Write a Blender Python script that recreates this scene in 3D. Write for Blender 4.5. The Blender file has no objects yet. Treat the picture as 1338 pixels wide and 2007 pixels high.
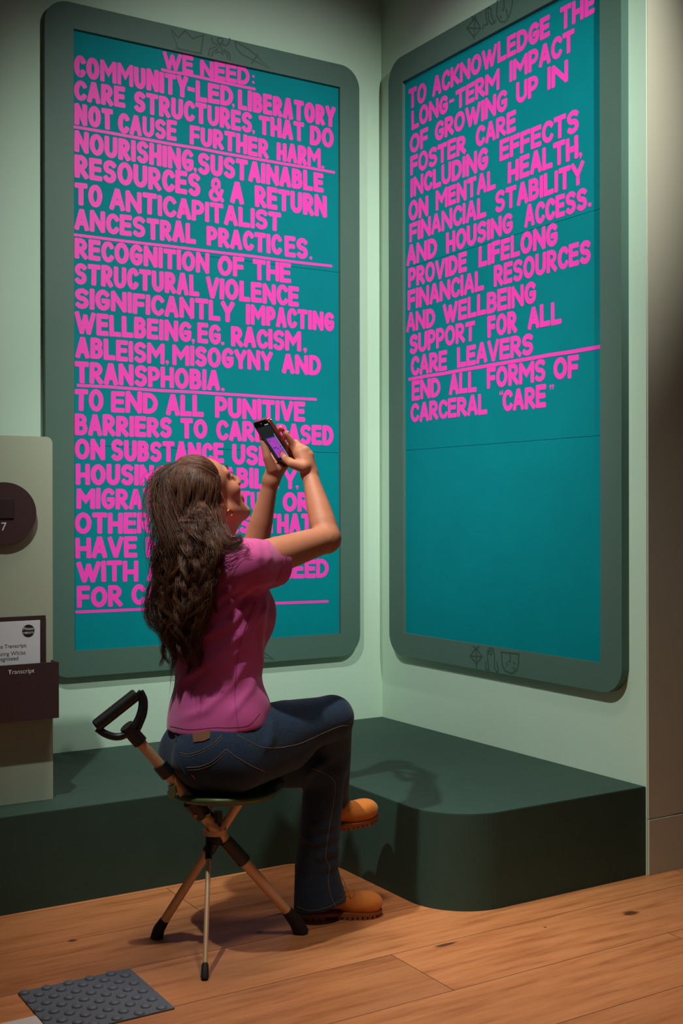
import bpy, bmesh, math, random
import numpy as np
from mathutils import Vector, Matrix
from mathutils.bvhtree import BVHTree

# ---------------------------------------------------------------- camera, world, lights, exposure
SC = bpy.context.scene
COL = SC.collection
random.seed(7)
RNG = np.random.default_rng(7)
PI = math.pi
CAM_AT = Vector((-2.7722, -4.1549, 1.15))
CAM_YAW, CAM_PITCH, CAM_ROLL = 0.55428, -0.00140, -0.00158
cam_data = bpy.data.cameras.new('camera')
cam = bpy.data.objects.new('camera', cam_data)
COL.objects.link(cam)
cam_data.sensor_fit = 'VERTICAL'
cam_data.sensor_height = 36.0
cam_data.lens = 2316.84 / 2007.0 * 36.0
cam.location = CAM_AT
cam.matrix_world = (Matrix.Translation(CAM_AT) @ Matrix.Rotation(-CAM_YAW, 4, 'Z') @ Matrix.Rotation(PI / 2 + CAM_PITCH, 4, 'X') @ Matrix.Rotation(CAM_ROLL, 4, 'Z'))
SC.camera = cam
SC.view_settings.view_transform = 'Standard'
SC.view_settings.look = 'None'
SC.view_settings.gamma = 1.0
SC.view_settings.use_curve_mapping = False
SC.view_settings.exposure = 0.0

world = bpy.data.worlds.new('gallery_ambient')
SC.world = world
world.use_nodes = True
world.node_tree.nodes['Background'].inputs[0].default_value = (0.76, 0.72, 0.64, 1)
world.node_tree.nodes['Background'].inputs[1].default_value = 0.065


def spot(name, loc, aim, power, angle, blend, color, size=0.05):
    d = bpy.data.lights.new(name, 'SPOT')
    d.energy = power
    d.spot_size = math.radians(angle)
    d.spot_blend = blend
    d.color = color
    d.shadow_soft_size = size
    o = bpy.data.objects.new(name, d)
    COL.objects.link(o)
    o.location = loc
    o.rotation_euler = (Vector(aim) - Vector(loc)).to_track_quat('-Z', 'Y').to_euler()
    return o


# track spotlights hung from the gallery ceiling above the visitor
COOL = (0.95, 1.0, 0.93)
WARM = (1.0, 0.87, 0.74)
spot('track_spotlight_panel_back', (-0.70, -3.3, 3.4), (-0.55, 0.0, 1.78), 440, 51, 1.0, COOL, 0.04)
spot('track_spotlight_panel_side', (-2.75, -1.45, 3.4), (0.0, -0.75, 2.00), 240, 46, 1.0, COOL, 0.04)
spot('track_spotlight_corner', (-2.4, -1.9, 3.4), (-0.50, -0.70, 0.40), 280, 54, 0.9, COOL, 0.03)
spot('track_spotlight_overhead', (-1.35, -1.35, 3.6), (-1.20, -1.62, 0.0), 230, 54, 1.0, WARM, 0.30)
spot('track_spotlight_floor', (-1.45, -2.75, 3.5), (-1.15, -2.10, 0.0), 175, 36, 1.0, WARM, 0.15)

# ---------------------------------------------------------------- helpers
def tag(o, label=None, cat=None, group=None, kind=None):
    if label: o['label'] = label
    if cat: o['category'] = cat
    if group: o['group'] = group
    if kind: o['kind'] = kind
    return o


def empty(name, loc=(0, 0, 0), rz=0.0):
    o = bpy.data.objects.new(name, None)
    COL.objects.link(o)
    o.location = loc
    o.rotation_euler = (0, 0, rz)
    o.empty_display_size = 0.05
    bpy.context.view_layer.update()
    return o


def link(name, me, material=None, parent=None, smooth=False):
    o = bpy.data.objects.new(name, me)
    COL.objects.link(o)
    if material: me.materials.append(material)
    if smooth:
        me.polygons.foreach_set('use_smooth', [True] * len(me.polygons))
    if parent is not None:
        o.parent = parent
        bpy.context.view_layer.update()
        if not parent.get('local_build'):
            o.matrix_parent_inverse = parent.matrix_world.inverted()
    return o


def mesh_np(name, verts, faces):
    """faces: (n,k) int array, all the same size"""
    me = bpy.data.meshes.new(name)
    verts = np.asarray(verts, dtype=np.float32)
    faces = np.asarray(faces, dtype=np.int32)
    n, k = faces.shape
    me.vertices.add(len(verts))
    me.vertices.foreach_set('co', verts.ravel())
    me.loops.add(n * k)
    me.loops.foreach_set('vertex_index', faces.ravel())
    me.polygons.add(n)
    me.polygons.foreach_set('loop_start', np.arange(n, dtype=np.int32) * k)
    me.polygons.foreach_set('loop_total', np.full(n, k, dtype=np.int32))
    me.update(calc_edges=True)
    me.validate()
    return me


def from_bm(name, bm, material=None, parent=None, smooth=False):
    me = bpy.data.meshes.new(name)
    bmesh.ops.recalc_face_normals(bm, faces=bm.faces)
    bm.to_mesh(me)
    bm.free()
    return link(name, me, material, parent, smooth)


def bm_box(bm, lo, hi, bevel=0.0, seg=2):
    r = bmesh.ops.create_cube(bm, size=1.0)
    vs = r['verts']
    lo, hi = Vector(lo), Vector(hi)
    for v in vs:
        v.co = Vector([(lo[i] + hi[i]) / 2 + v.co[i] * (hi[i] - lo[i]) for i in range(3)])
    if bevel:
        es = list({e for v in vs for e in v.link_edges})
        bmesh.ops.bevel(bm, geom=es, offset=bevel, segments=seg, affect='EDGES', profile=0.5)


def bm_prism(bm, pts, z0, z1, fn=lambda x, y, z: (x, y, z)):
    """extrude a polygon (list of 2D points) between z0 and z1, mapped by fn"""
    a = [bm.verts.new(fn(x, y, z0)) for x, y in pts]
    b = [bm.verts.new(fn(x, y, z1)) for x, y in pts]
    n = len(pts)
    bm.faces.new(a[::-1])
    bm.faces.new(b)
    for i in range(n):
        bm.faces.new((a[i], a[(i + 1) % n], b[(i + 1) % n], b[i]))


def rounded_rect(x0, y0, x1, y1, r, n=14):
    out = []
    for cx, cy, a0 in ((x1 - r, y1 - r, 0), (x0 + r, y1 - r, 90), (x0 + r, y0 + r, 180), (x1 - r, y0 + r, 270)):
        for i in range(n + 1):
            a = math.radians(a0 + 90 * i / n)
            out.append((cx + r * math.cos(a), cy + r * math.sin(a)))
    return out


def bm_tube(bm, pts, radius, n=12, caps=True, flat=1.0, side=None):
    """tube through points; radius a number or a list; flat<1 squashes it along the 'side' normal"""
    pts = [Vector(p) for p in pts]
    rad = radius if isinstance(radius, (list, tuple)) else [radius] * len(pts)
    rings = []
    ref = Vector(side) if side is not None else Vector((0.123, 0.457, 0.881))
    for i, p in enumerate(pts):
        t = (pts[min(i + 1, len(pts) - 1)] - pts[max(i - 1, 0)]).normalized()
        a = t.cross(ref)
        if a.length < 1e-5: a = t.cross(Vector((1, 0, 0)))
        a.normalize()
        b = a.cross(t).normalized()
        if side is None: ref = b
        ring = []
        for k in range(n):
            an = 2 * PI * (k + 0.5) / n
            ring.append(bm.verts.new(p + a * (math.cos(an) * rad[i]) + b * (math.sin(an) * rad[i] * flat)))
        rings.append(ring)
    for r0, r1 in zip(rings, rings[1:]):
        for k in range(n):
            bm.faces.new((r0[k], r0[(k + 1) % n], r1[(k + 1) % n], r1[k]))
    if caps:
        bm.faces.new(rings[0][::-1])
        bm.faces.new(rings[-1])


def tube(name, pts, radius, material, parent, n=12, flat=1.0, side=None, smooth=True):
    bm = bmesh.new()
    bm_tube(bm, pts, radius, n, True, flat, side)
    o = from_bm(name, bm, material, parent, smooth)
    if smooth: sharp(o)
    return o


def sharp(o, deg=40):
    """mark hard edges so that smooth shading keeps the corners"""
    me = o.data
    bm = bmesh.new()
    bm.from_mesh(me)
    for e in bm.edges:
        if len(e.link_faces) == 2 and e.calc_face_angle(0) > math.radians(deg):
            e.smooth = False
    bm.to_mesh(me)
    bm.free()


def spline(pts, n=8):
    """Catmull-Rom through points"""
    P = [np.asarray(p, float) for p in pts]
    P = [2 * P[0] - P[1]] + P + [2 * P[-1] - P[-2]]
    out = []
    for i in range(1, len(P) - 2):
        for k in range(n):
            t = k / n
            out.append(0.5 * ((2 * P[i]) + (P[i + 1] - P[i - 1]) * t + (2 * P[i - 1] - 5 * P[i] + 4 * P[i + 1] - P[i + 2]) * t * t
                              + (3 * P[i] - P[i - 1] - 3 * P[i + 1] + P[i + 2]) * t ** 3))
    out.append(P[-2])
    return out


# ---------------------------------------------------------------- materials
def lin(c):
    return tuple((x / 12.92 if x <= 0.04045 else ((x + 0.055) / 1.055) ** 2.4) for x in [v / 255 for v in c])


class NT:
    def __init__(self, name):
        self.m = bpy.data.materials.new(name)
        self.m.use_nodes = True
        self.t = self.m.node_tree
        self.b = self.t.nodes['Principled BSDF']

    def n(self, kind, **kw):
        o = self.t.nodes.new(kind)
        for k, v in kw.items():
            if k.startswith('i_'):
                key = k[2:]
                o.inputs[int(key) if key.isdigit() else key].default_value = v
            else:
                setattr(o, k, v)
        return o

    def l(self, a, b):
        self.t.links.new(a, b)

    def mix(self, a, b, fac):
        m = self.n('ShaderNodeMix', data_type='RGBA')
        for s, v in ((6, a), (7, b), (0, fac)):
            if isinstance(v, (tuple, list, float, int)):
                m.inputs[s].default_value = (*v, 1) if isinstance(v, (tuple, list)) else v
            else:
                self.l(v, m.inputs[s])
        return m.outputs[2]

    def ramp(self, src, stops):
        r = self.n('ShaderNodeValToRGB')
        e = r.color_ramp.elements
        while len(e) < len(stops): e.new(0.5)
        for i, (p, c) in enumerate(stops):
            e[i].position = p
            e[i].color = (*c, 1) if len(c) == 3 else c
        self.l(src, r.inputs[0])
        return r.outputs[0]

    def noise(self, scale, detail=3, rough=0.5, vec=None):
        o = self.n('ShaderNodeTexNoise')
        o.inputs['Scale'].default_value = scale
        o.inputs['Detail'].default_value = detail
        o.inputs['Roughness'].default_value = rough
        if vec is not None: self.l(vec, o.inputs['Vector'])
        return o.outputs[0]

    def coord(self, scale=(1, 1, 1), which='Object'):
        c = self.n('ShaderNodeTexCoord')
        mp = self.n('ShaderNodeMapping')
        mp.inputs['Scale'].default_value = scale
        self.l(c.outputs[which], mp.inputs[0])
        return mp.outputs[0]

    def bump(self, src, strength=0.2, dist=0.002):
        b = self.n('ShaderNodeBump')
        b.inputs['Strength'].default_value = strength
        b.inputs['Distance'].default_value = dist
        self.l(src, b.inputs['Height'])
        self.l(b.outputs[0], self.b.inputs['Normal'])


def mat(name, rgb, rough=0.6, metal=0.0, vary=0.06, scale=30, bump=0.0, bscale=200, bdist=0.001, spec=0.5, sheen=0.0, coat=0.0, sss=0.0):
    N = NT(name)
    c = lin(rgb)
    v = N.coord()
    f = N.noise(scale, 4, 0.55, v)
    dark = tuple(x * (1 - vary * 2) for x in c)
    lite = tuple(min(1, x * (1 + vary * 2)) for x in c)
    N.l(N.mix(dark, lite, f), N.b.inputs['Base Color'])
    N.b.inputs['Roughness'].default_value = rough
    N.b.inputs['Metallic'].default_value = metal
    N.b.inputs['Specular IOR Level'].default_value = spec
    if sheen:
        N.b.inputs['Sheen Weight'].default_value = sheen
        N.b.inputs['Sheen Roughness'].default_value = 0.5
    if coat: N.b.inputs['Coat Weight'].default_value = coat
    if sss:
        N.b.inputs['Subsurface Weight'].default_value = sss
        N.b.inputs['Subsurface Radius'].default_value = (0.012, 0.004, 0.002)
        N.b.inputs['Subsurface Scale'].default_value = 0.5
    if bump: N.bump(N.noise(bscale, 3, 0.6, v), bump, bdist)
    return N.m


M = {}
M['wall'] = mat('pale_green_wall_paint', (192, 218, 196), 0.75, vary=0.015, scale=4, bump=0.08, bscale=350, bdist=0.0006, spec=0.25)
M['wall_grey'] = mat('grey_wall_paint', (196, 188, 168), 0.8, vary=0.02, scale=4, bump=0.08, bscale=350, bdist=0.0006, spec=0.2)
M['platform'] = mat('dark_green_platform_paint', (46, 70, 60), 0.62, vary=0.07, scale=14, bump=0.25, bscale=500, bdist=0.0008, spec=0.35)
M['frame'] = mat('slate_green_frame_paint', (76, 104, 93), 0.55, vary=0.025, scale=8, bump=0.06, bscale=400, bdist=0.0005, spec=0.35)
M['doodle'] = mat('engraved_line', (48, 72, 62), 0.6, vary=0.02)
M['pink'] = mat('hot_pink_paint', (255, 66, 188), 0.5, vary=0.025, scale=40, spec=0.25)
M['totem'] = mat('grey_green_totem_paint', (165, 172, 150), 0.7, vary=0.015, scale=6, spec=0.25)
M['maroon'] = mat('dark_maroon_lacquer', (62, 42, 42), 0.5, vary=0.03, scale=20, spec=0.4)
M['maroon_plate'] = mat('darker_maroon_plate', (46, 32, 32), 0.5, vary=0.03, scale=20)
M['white_ink'] = mat('pale_lettering', (205, 200, 196), 0.6, vary=0.01)
M['paper'] = mat('white_card', (215, 215, 220), 0.7, vary=0.01, spec=0.2)
M['black_ink'] = mat('black_ink', (22, 24, 26), 0.6, vary=0.01)
M['grey_ink'] = mat('grey_ink', (86, 88, 94), 0.6, vary=0.01)
M['mat'] = mat('charcoal_rubber', (88, 95, 106), 0.55, vary=0.05, scale=25, bump=0.15, bscale=300, spec=0.4)
M['tile_white'] = mat('pale_vinyl', (205, 200, 196), 0.5, vary=0.02, scale=20)
M['tube'] = mat('champagne_anodised_tube', (206, 166, 130), 0.42, metal=0.3, vary=0.03, scale=60, bump=0.05, bscale=600)
M['black_plastic'] = mat('black_plastic', (20, 20, 22), 0.42, vary=0.1, scale=40, bump=0.1, bscale=400)
M['rubber'] = mat('black_rubber', (16, 16, 17), 0.7, vary=0.1, scale=40, bump=0.15, bscale=300)
M['green_plastic'] = mat('olive_green_plastic', (66, 84, 46), 0.38, vary=0.08, scale=20, bump=0.08, bscale=300)
M['strap'] = mat('olive_webbing', (84, 86, 44), 0.8, vary=0.08, scale=60, bump=0.4, bscale=900)
M['steel'] = mat('brushed_steel', (200, 196, 190), 0.3, metal=1.0, vary=0.03)
M['brass'] = mat('brass_rivet', (190, 150, 80), 0.35, metal=1.0, vary=0.03)


def board_mat():
    N = NT('teal_board_paint')
    v = N.coord()
    f = N.noise(5, 5, 0.6, v)
    g = N.noise(28, 4, 0.6, N.coord((1, 1, 0.25)))
    a = N.mix(lin((0, 120, 128)), lin((0, 136, 144)), f)
    b = N.mix(a, lin((4, 122, 132)), g)
    k = N.n('ShaderNodeMath', operation='MULTIPLY')
    N.l(g, k.inputs[0]); k.inputs[1].default_value = 0.35
    N.l(N.mix(a, b, k.outputs[0]), N.b.inputs['Base Color'])
    N.b.inputs['Roughness'].default_value = 0.65
    N.b.inputs['Specular IOR Level'].default_value = 0.08
    N.bump(N.noise(40, 3, 0.5, v), 0.06, 0.001)
    return N.m


M['board'] = board_mat()


def floor_mat():
    """oak planks 0.27 m wide running along X, long boards with staggered ends, grain and knots"""
    N = NT('oak_plank_floor')
    c = N.n('ShaderNodeTexCoord')
    sp = N.n('ShaderNodeSeparateXYZ')
    N.l(c.outputs['Object'], sp.inputs[0])

    def m(op, a, b=None, c2=None):
        o = N.n('ShaderNodeMath', operation=op)
        for i, vv in enumerate((a, b, c2)):
            if vv is None: continue
            if isinstance(vv, (int, float)): o.inputs[i].default_value = vv
            else: N.l(vv, o.inputs[i])
        return o.outputs[0]
    yy = m('ADD', sp.outputs[1], 1.063 + 0.27 * 20)
    row_f = m('DIVIDE', yy, 0.2690)
    row = m('FLOOR', row_f)
    fy = m('SUBTRACT', row_f, row)
    # staggered board ends: each row has its own offset
    off = m('MULTIPLY', m('FRACT', m('MULTIPLY', row, 0.3819)), 1.9)
    xx = m('DIVIDE', m('ADD', m('ADD', sp.outputs[0], off), 40.0 + 0.02), 1.9)
    ix = m('FLOOR', xx)
    fx = m('SUBTRACT', xx, ix)
    dy = m('MULTIPLY', m('MINIMUM', fy, m('SUBTRACT', 1.0, fy)), 0.269)
    dx = m('MULTIPLY', m('MINIMUM', fx, m('SUBTRACT', 1.0, fx)), 1.9)
    gap = m('LESS_THAN', m('MINIMUM', dx, dy), 0.0011)
    # board id -> tone
    wn = N.n('ShaderNodeTexWhiteNoise', noise_dimensions='2D')
    cb = N.n('ShaderNodeCombineXYZ')
    N.l(row, cb.inputs[0]); N.l(ix, cb.inputs[1])
    N.l(cb.outputs[0], wn.inputs['Vector'])
    # grain coordinates shifted per board
    cv = N.n('ShaderNodeCombineXYZ')
    N.l(m('MULTIPLY', sp.outputs[0], 1.3), cv.inputs[0])
    N.l(m('ADD', m('MULTIPLY', sp.outputs[1], 13.0), m('MULTIPLY', wn.outputs[0], 57.0)), cv.inputs[1])
    N.l(m('MULTIPLY', wn.outputs[0], 31.0), cv.inputs[2])
    g1 = N.noise(2.6, 6, 0.62, cv.outputs[0])
    cv2 = N.n('ShaderNodeCombineXYZ')
    N.l(m('MULTIPLY', sp.outputs[0], 6.0), cv2.inputs[0])
    N.l(m('MULTIPLY', sp.outputs[1], 160.0), cv2.inputs[1])
    N.l(wn.outputs[0], cv2.inputs[2])
    g2 = N.noise(1.6, 3, 0.6, cv2.outputs[0])
    col = N.ramp(g1, [(0.28, lin((152, 92, 54))), (0.45, lin((184, 120, 74))), (0.62, lin((198, 133, 86))), (0.8, lin((178, 114, 68)))])
    col = N.mix(col, lin((128, 82, 48)), m('MULTIPLY', m('GREATER_THAN', g2, 0.58), 0.12))
    tone = N.mix((0.82, 0.80, 0.78), (1.06, 1.04, 1.02), wn.outputs[0])
    mm = N.n('ShaderNodeMix', data_type='RGBA', blend_type='MULTIPLY')
    mm.inputs[0].default_value = 1.0
    N.l(col, mm.inputs[6]); N.l(tone, mm.inputs[7])
    col = mm.outputs[2]
    # sparse knots and the dark filler around them, at fixed places on the boards
    for kx, ky, rx, ry in ((-1.268, -1.296, .013, .012), (-0.894, -1.640, .045, .010), (-0.30, -1.724, .030, .020), (-1.722, -1.087, .016, .012), (-0.582, -1.679, .006, .006), (-1.15, -1.20, .05, .010)):
        ex = m('DIVIDE', m('SUBTRACT', sp.outputs[0], kx), rx)
        ey = m('DIVIDE', m('SUBTRACT', sp.outputs[1], ky), ry)
        r2 = m('SQRT', m('ADD', m('MULTIPLY', ex, ex), m('MULTIPLY', ey, ey)))
        r2 = m('ADD', r2, m('MULTIPLY', m('SUBTRACT', g2, 0.5), 1.6))
        k = m('SUBTRACT', 1.0, r2)
        k = m('MINIMUM', m('MAXIMUM', m('MULTIPLY', k, 2.0), 0.0), 0.85)
        col = N.mix(col, lin((46, 28, 18)), k)
    col = N.mix(col, lin((70, 42, 24)), gap)
    N.l(col, N.b.inputs['Base Color'])
    N.l(m('ADD', m('MULTIPLY', g1, 0.15), 0.36), N.b.inputs['Roughness'])
    N.b.inputs['Specular IOR Level'].default_value = 0.45
    h = m('SUBTRACT', m('MULTIPLY', g2, 0.15), gap)
    N.bump(h, 0.25, 0.0008)
    return N.m


M['floor'] = floor_mat()

# ---------------------------------------------------------------- the room
def plate(name, lo, hi, material, bevel=0.0):
    bm = bmesh.new()
    bm_box(bm, lo, hi, bevel)
    o = from_bm(name, bm, material)
    o['kind'] = 'structure'
    return o


WB = 1.502                                   # where the side wall ends and turns away
plate('floor', (-6.0, -7.0, -0.05), (3.0, 0.0, 0.0), M['floor'])
plate('wall_back', (-6.0, 0.0, -0.05), (0.0, 0.12, 3.7), M['wall'])
plate('wall_side', (0.0, -WB + 0.004, -0.05), (0.12, 0.12, 3.7), M['wall'])
plate('wall_front', (0.004, -WB, 0.1775), (3.0, -WB + 0.10, 3.7), M['wall_grey'])
plate('baseboard_front', (0.004, -WB - 0.002, 0.0), (3.0, -WB + 0.10, 0.1735), M['wall_grey'], 0.0012)
plate('ceiling', (-6.0, -7.0, 3.7), (3.0, 0.12, 3.78), mat('dark_ceiling_paint', (70, 70, 66), 0.9))

# the L-shaped plinth along both walls, inner fillet and outer rounded corner
PT, PA, PX, PB = 0.2787, 0.7946, 0.776, 1.4941
def plinth_outline():
    pts = [(-6.0, 0.0), (-6.0, -PA)]
    r = 0.15
    cx, cy = -PX - r, -PA - r
    for i in range(17):
        a = math.radians(90 - 90 * i / 16)
        pts.append((cx + r * math.cos(a), cy + r * math.sin(a)))
    r = 0.19
    cx, cy = -PX + r, -PB + r
    for i in range(21):
        a = math.radians(180 + 90 * i / 20)
        pts.append((cx + r * math.cos(a), cy + r * math.sin(a)))
    pts += [(0.0, -PB), (0.0, 0.0)]
    return pts


bm = bmesh.new()
bm_prism(bm, plinth_outline(), 0.0, PT)
plinth = from_bm('display_plinth', bm, M['platform'])
bm = bmesh.new(); bm.from_mesh(plinth.data)
es = [e for e in bm.edges if all(abs(v.co.z - PT) < 1e-4 for v in e.verts)]
bmesh.ops.bevel(bm, geom=es, offset=0.002, segments=2, affect='EDGES')
bm.to_mesh(plinth.data); bm.free()
tag(plinth, 'low dark green L-shaped display platform with rounded corners along both walls', 'platform')

# ---------------------------------------------------------------- painted lettering
def arc(cx, cy, rx, ry, a0, a1, n=14):
    return [(cx + rx * math.cos(math.radians(a0 + (a1 - a0) * i / n)), cy + ry * math.sin(math.radians(a0 + (a1 - a0) * i / n))) for i in range(n + 1)]


# brush capitals as pen strokes in a unit box; second value is the relative width
GLYPH = {
    'A': ([[(0, 0), (.44, 1)], [(1, 0), (.56, 1)], [(.25, .30), (.75, .30)]], 1.0),
    'B': ([[(0, 0), (0, 1)], [(0, 1), (.45, 1)] + arc(.45, .77, .45, .23, 90, -90)[1:] + [(0, .54)], [(0, .54), (.5, .54)] + arc(.5, .27, .5, .27, 90, -90)[1:] + [(0, 0)]], .92),
    'C': ([arc(.58, .5, .58, .5, 42, 318, 24)], .92),
    'D': ([[(0, 0), (0, 1)], [(0, 1), (.3, 1)] + arc(.3, .5, .7, .5, 90, -90, 20)[1:] + [(0, 0)]], 1.0),
    'E': ([[(0, 0), (0, 1)], [(0, 1), (1, 1)], [(0, .52), (.9, .52)], [(0, 0), (1, 0)]], .88),
    'F': ([[(0, 0), (0, 1)], [(0, 1), (1, 1)], [(0, .48), (.9, .48)]], .86),
    'G': ([arc(.55, .5, .55, .5, 48, 310, 22) + [(.97, .20), (.98, .44)], [(.60, .45), (.96, .45)]], 1.0),
    'H': ([[(0, 0), (0, 1)], [(1, 0), (1, 1)], [(0, .46), (1, .46)]], 1.0),
    'I': ([[(.5, 0), (.5, 1)]], .0),
    'K': ([[(0, 0), (0, 1)], [(1, 1), (.05, .46)], [(.2, .55), (1, 0)]], .96),
    'L': ([[(0, 1), (0, 0), (1, 0)]], .86),
    'M': ([[(0, 0), (0, 1)], [(0.04, .98), (.5, .42), (.96, .98)], [(1, 1), (1, 0)]], 1.35),
    'N': ([[(0, 0), (0, 1)], [(.03, 1), (.97, 0)], [(1, 0), (1, 1)]], 1.08),
    'O': ([arc(.5, .5, .5, .5, 90, 450, 30)], 1.08),
    'P': ([[(0, 0), (0, 1)], [(0, 1), (.45, 1)] + arc(.45, .70, .55, .30, 90, -90)[1:] + [(0, .40)]], .90),
    'R': ([[(0, 0), (0, 1)], [(0, 1), (.42, 1)] + arc(.42, .73, .50, .27, 90, -90)[1:] + [(0, .46)], [(.30, .46), (1, 0)]], .94),
    'S': ([arc(.54, .75, .50, .25, 38, 250, 16) + arc(.48, .25, .50, .26, 75, -142, 16)], .94),
    'T': ([[(0, 1), (1, 1)], [(.5, 1), (.5, 0)]], .98),
    'U': ([[(0, 1), (0, .36)] + arc(.5, .36, .5, .36, 180, 360, 16)[1:] + [(1, 1)]], 1.0),
    'V': ([[(0, 1), (.46, 0)], [(1, 1), (.54, 0)]], 1.02),
    'W': ([[(0, 1), (.27, 0)], [(.5, .86), (.29, 0)], [(.5, .86), (.71, 0)], [(1, 1), (.73, 0)]], 1.5),
    'Y': ([[(0, 1), (.5, .44)], [(1, 1), (.5, .44), (.5, 0)]], 1.02),
    '&': ([[(1, 0), (.22, .66)], arc(.46, .78, .27, .22, 205, -25, 20), [(.70, .69), (.12, .40)], arc(.42, .24, .42, .24, 140, 330, 20) + [(.98, .46)]], 1.0),
}


class Ink:
    """collects flat strokes in panel coordinates (x along, y up, z out of the board)"""
    def __init__(self):
        self.bm = bmesh.new()
        self.k = 0

    def poly(self, pts, z):
        try:
            f = self.bm.faces.new([self.bm.verts.new((x, y, z)) for x, y in pts])
        except ValueError:
            return
        if f.calc_area() < 1e-9: return

    def stroke(self, pts, w, fn=lambda x, y: (x, y), closed=False, cap=0.5, taper=None):
        """ribbon of width w with slightly rounded brush ends"""
        self.k += 1
        z = 0.00030 + (self.k % 12) * 0.00007
        P = [np.array(p, float) for p in pts]
        h = w / 2
        # normals with mitre
        N = []
        for i in range(len(P)):
            a = P[i] - P[i - 1] if (i > 0 or closed) else P[1] - P[0]
            b = P[(i + 1) % len(P)] - P[i] if (i < len(P) - 1 or closed) else P[-1] - P[-2]
            if i == 0 and not closed: a = b
            if i == len(P) - 1 and not closed: b = a
            a = a / (np.linalg.norm(a) + 1e-12); b = b / (np.linalg.norm(b) + 1e-12)
            t = a + b
            t = t / (np.linalg.norm(t) + 1e-12)
            n = np.array((-t[1], t[0]))
            c = max(0.45, float(np.dot(n, (-b[1], b[0]))))
            N.append(n / c)
        L = [p + n * h for p, n in zip(P, N)]
        Rr = [p - n * h for p, n in zip(P, N)]
        for i in range(len(P) - (0 if closed else 1)):
            j = (i + 1) % len(P)
            self.poly([fn(*L[i]), fn(*Rr[i]), fn(*Rr[j]), fn(*L[j])], z + (i % 3) * 0.00002)
        if not closed and cap:
            for p, q in ((P[0], P[1]), (P[-1], P[-2])):
                d = (p - q) / (np.linalg.norm(p - q) + 1e-12)
                n = np.array((-d[1], d[0]))
                e = h * cap * 2
                r = min(h * .55, e)
                cap_pts = [p + n * h]
                for i in range(5):
                    a = math.radians(90 * i / 4)
                    cap_pts.append(p + n * (h - r + r * math.cos(a)) + d * (e - r + r * math.sin(a)))
                for i in range(5):
                    a = math.radians(90 - 90 * i / 4)
                    cap_pts.append(p - n * (h - r + r * math.cos(a)) + d * (e - r + r * math.sin(a)))
                cap_pts.append(p - n * h)
                self.poly([fn(*c) for c in cap_pts], z + (0.00006 if p is P[0] else 0.00008))

    def blob(self, cx, cy, rx, ry, fn=lambda x, y: (x, y)):
        self.k += 1
        z = 0.00030 + (self.k % 12) * 0.00007
        self.poly([fn(cx + rx * math.cos(2 * PI * i / 18), cy + ry * math.sin(2 * PI * i / 18)) for i in range(18)], z)

    def word(self, w):
        text, x0, b0, xa, t0, x1, b1, xc, t1 = w
        if text == '-': b0 = b1 = (b0 + b1) / 2; t0 = t1 = (t0 + t1) / 2
        rnd = random.Random(hash_of(text, x0, b0))
        W = math.hypot(x1 - x0, b1 - b0)
        Hh = ((t0 - b0) + (t1 - b1)) / 2

        def quad(x, y):
            u, v = x / W, y / Hh
            bx, by = x0 + (x1 - x0) * u, b0 + (b1 - b0) * u
            tx, ty = xa + (xc - xa) * u, t0 + (t1 - t0) * u
            return bx + (tx - bx) * v, by + (ty - by) * v
        if text == '.':
            self.blob(W / 2, Hh / 2, W / 2, Hh / 2, quad); return
        if text == ':':
            for v in (.16, .80): self.blob(W / 2, Hh * v, W * .42, W * .42, quad)
            return
        if text == ',':
            self.blob(W * .5, Hh * .68, W * .46, Hh * .32, quad)
            self.poly([quad(W * .95, Hh * .72), quad(W * .80, Hh * .30), quad(W * .38, 0), quad(W * .34, Hh * .1), quad(W * .5, Hh * .5)], .00036)
            return
        if text == '-':
            self.poly([quad(0, Hh * .08), quad(W, Hh * .02), quad(W, Hh * .92), quad(0, Hh)], .00036); return
        if text in '<>':
            s = 1 if text == '>' else -1
            for cx in (.27, .73):
                self.blob(W * cx, Hh * (.5 + .2 * s), W * .2, Hh * .26, quad)
                self.poly([quad(W * (cx + .2 * s), Hh * (.5 + .25 * s)), quad(W * (cx + .1 * s), Hh * (.5 - .2 * s)), quad(W * (cx - .18 * s), Hh * (.5 - .48 * s)), quad(W * (cx - .02 * s), Hh * .5)], .00036)
            return
        pen = 0.232 * Hh
        gap = 0.036 * Hh
        n = len(text)
        units = sum(GLYPH[c][1] for c in text)
        free = W - gap * (n - 1) - sum(pen for c in text if GLYPH[c][1] == 0)
        per = free / max(units, 1e-6)
        if per > 1.02 * Hh:                    # a very loose word: open the gaps instead
            per = 1.02 * Hh
            gap = (W - per * units) / max(n - 1, 1)
        x = 0.0
        for c in text:
            strokes, rel = GLYPH[c]
            gw = pen if rel == 0 else rel * per
            pw = min(pen, gw * .46) if rel else pen
            if c in 'MW': pw = min(pw, gw * .25)
            if c == '&': pw = .165 * Hh
            dy = rnd.uniform(-.012, .012) * Hh
            sc = 1 + rnd.uniform(-.02, .03)
            sh = rnd.uniform(-.02, .02)
            pw *= rnd.uniform(.95, 1.06)
            for st in strokes:
                pts = [(x + pw / 2 + p[0] * (gw - pw) if rel else x + gw / 2, 0) for p in st]
                yy = [pw / 2 + p[1] * (Hh * sc - pw) + dy for p in st]
                pts = [(a[0] + sh * (b - Hh / 2), b) for a, b in zip(pts, yy)]
                closed = (c == 'O')
                if closed: pts = pts[:-1]
                self.stroke(pts, pw, quad, closed)
            x += gw + gap

    def build(self, name, fn, material, parent):
        for v in self.bm.verts:
            v.co = Vector(fn(*v.co))
        me = bpy.data.meshes.new(name)
        self.bm.to_mesh(me)
        self.bm.free()
        return link(name, me, material, parent)


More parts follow.
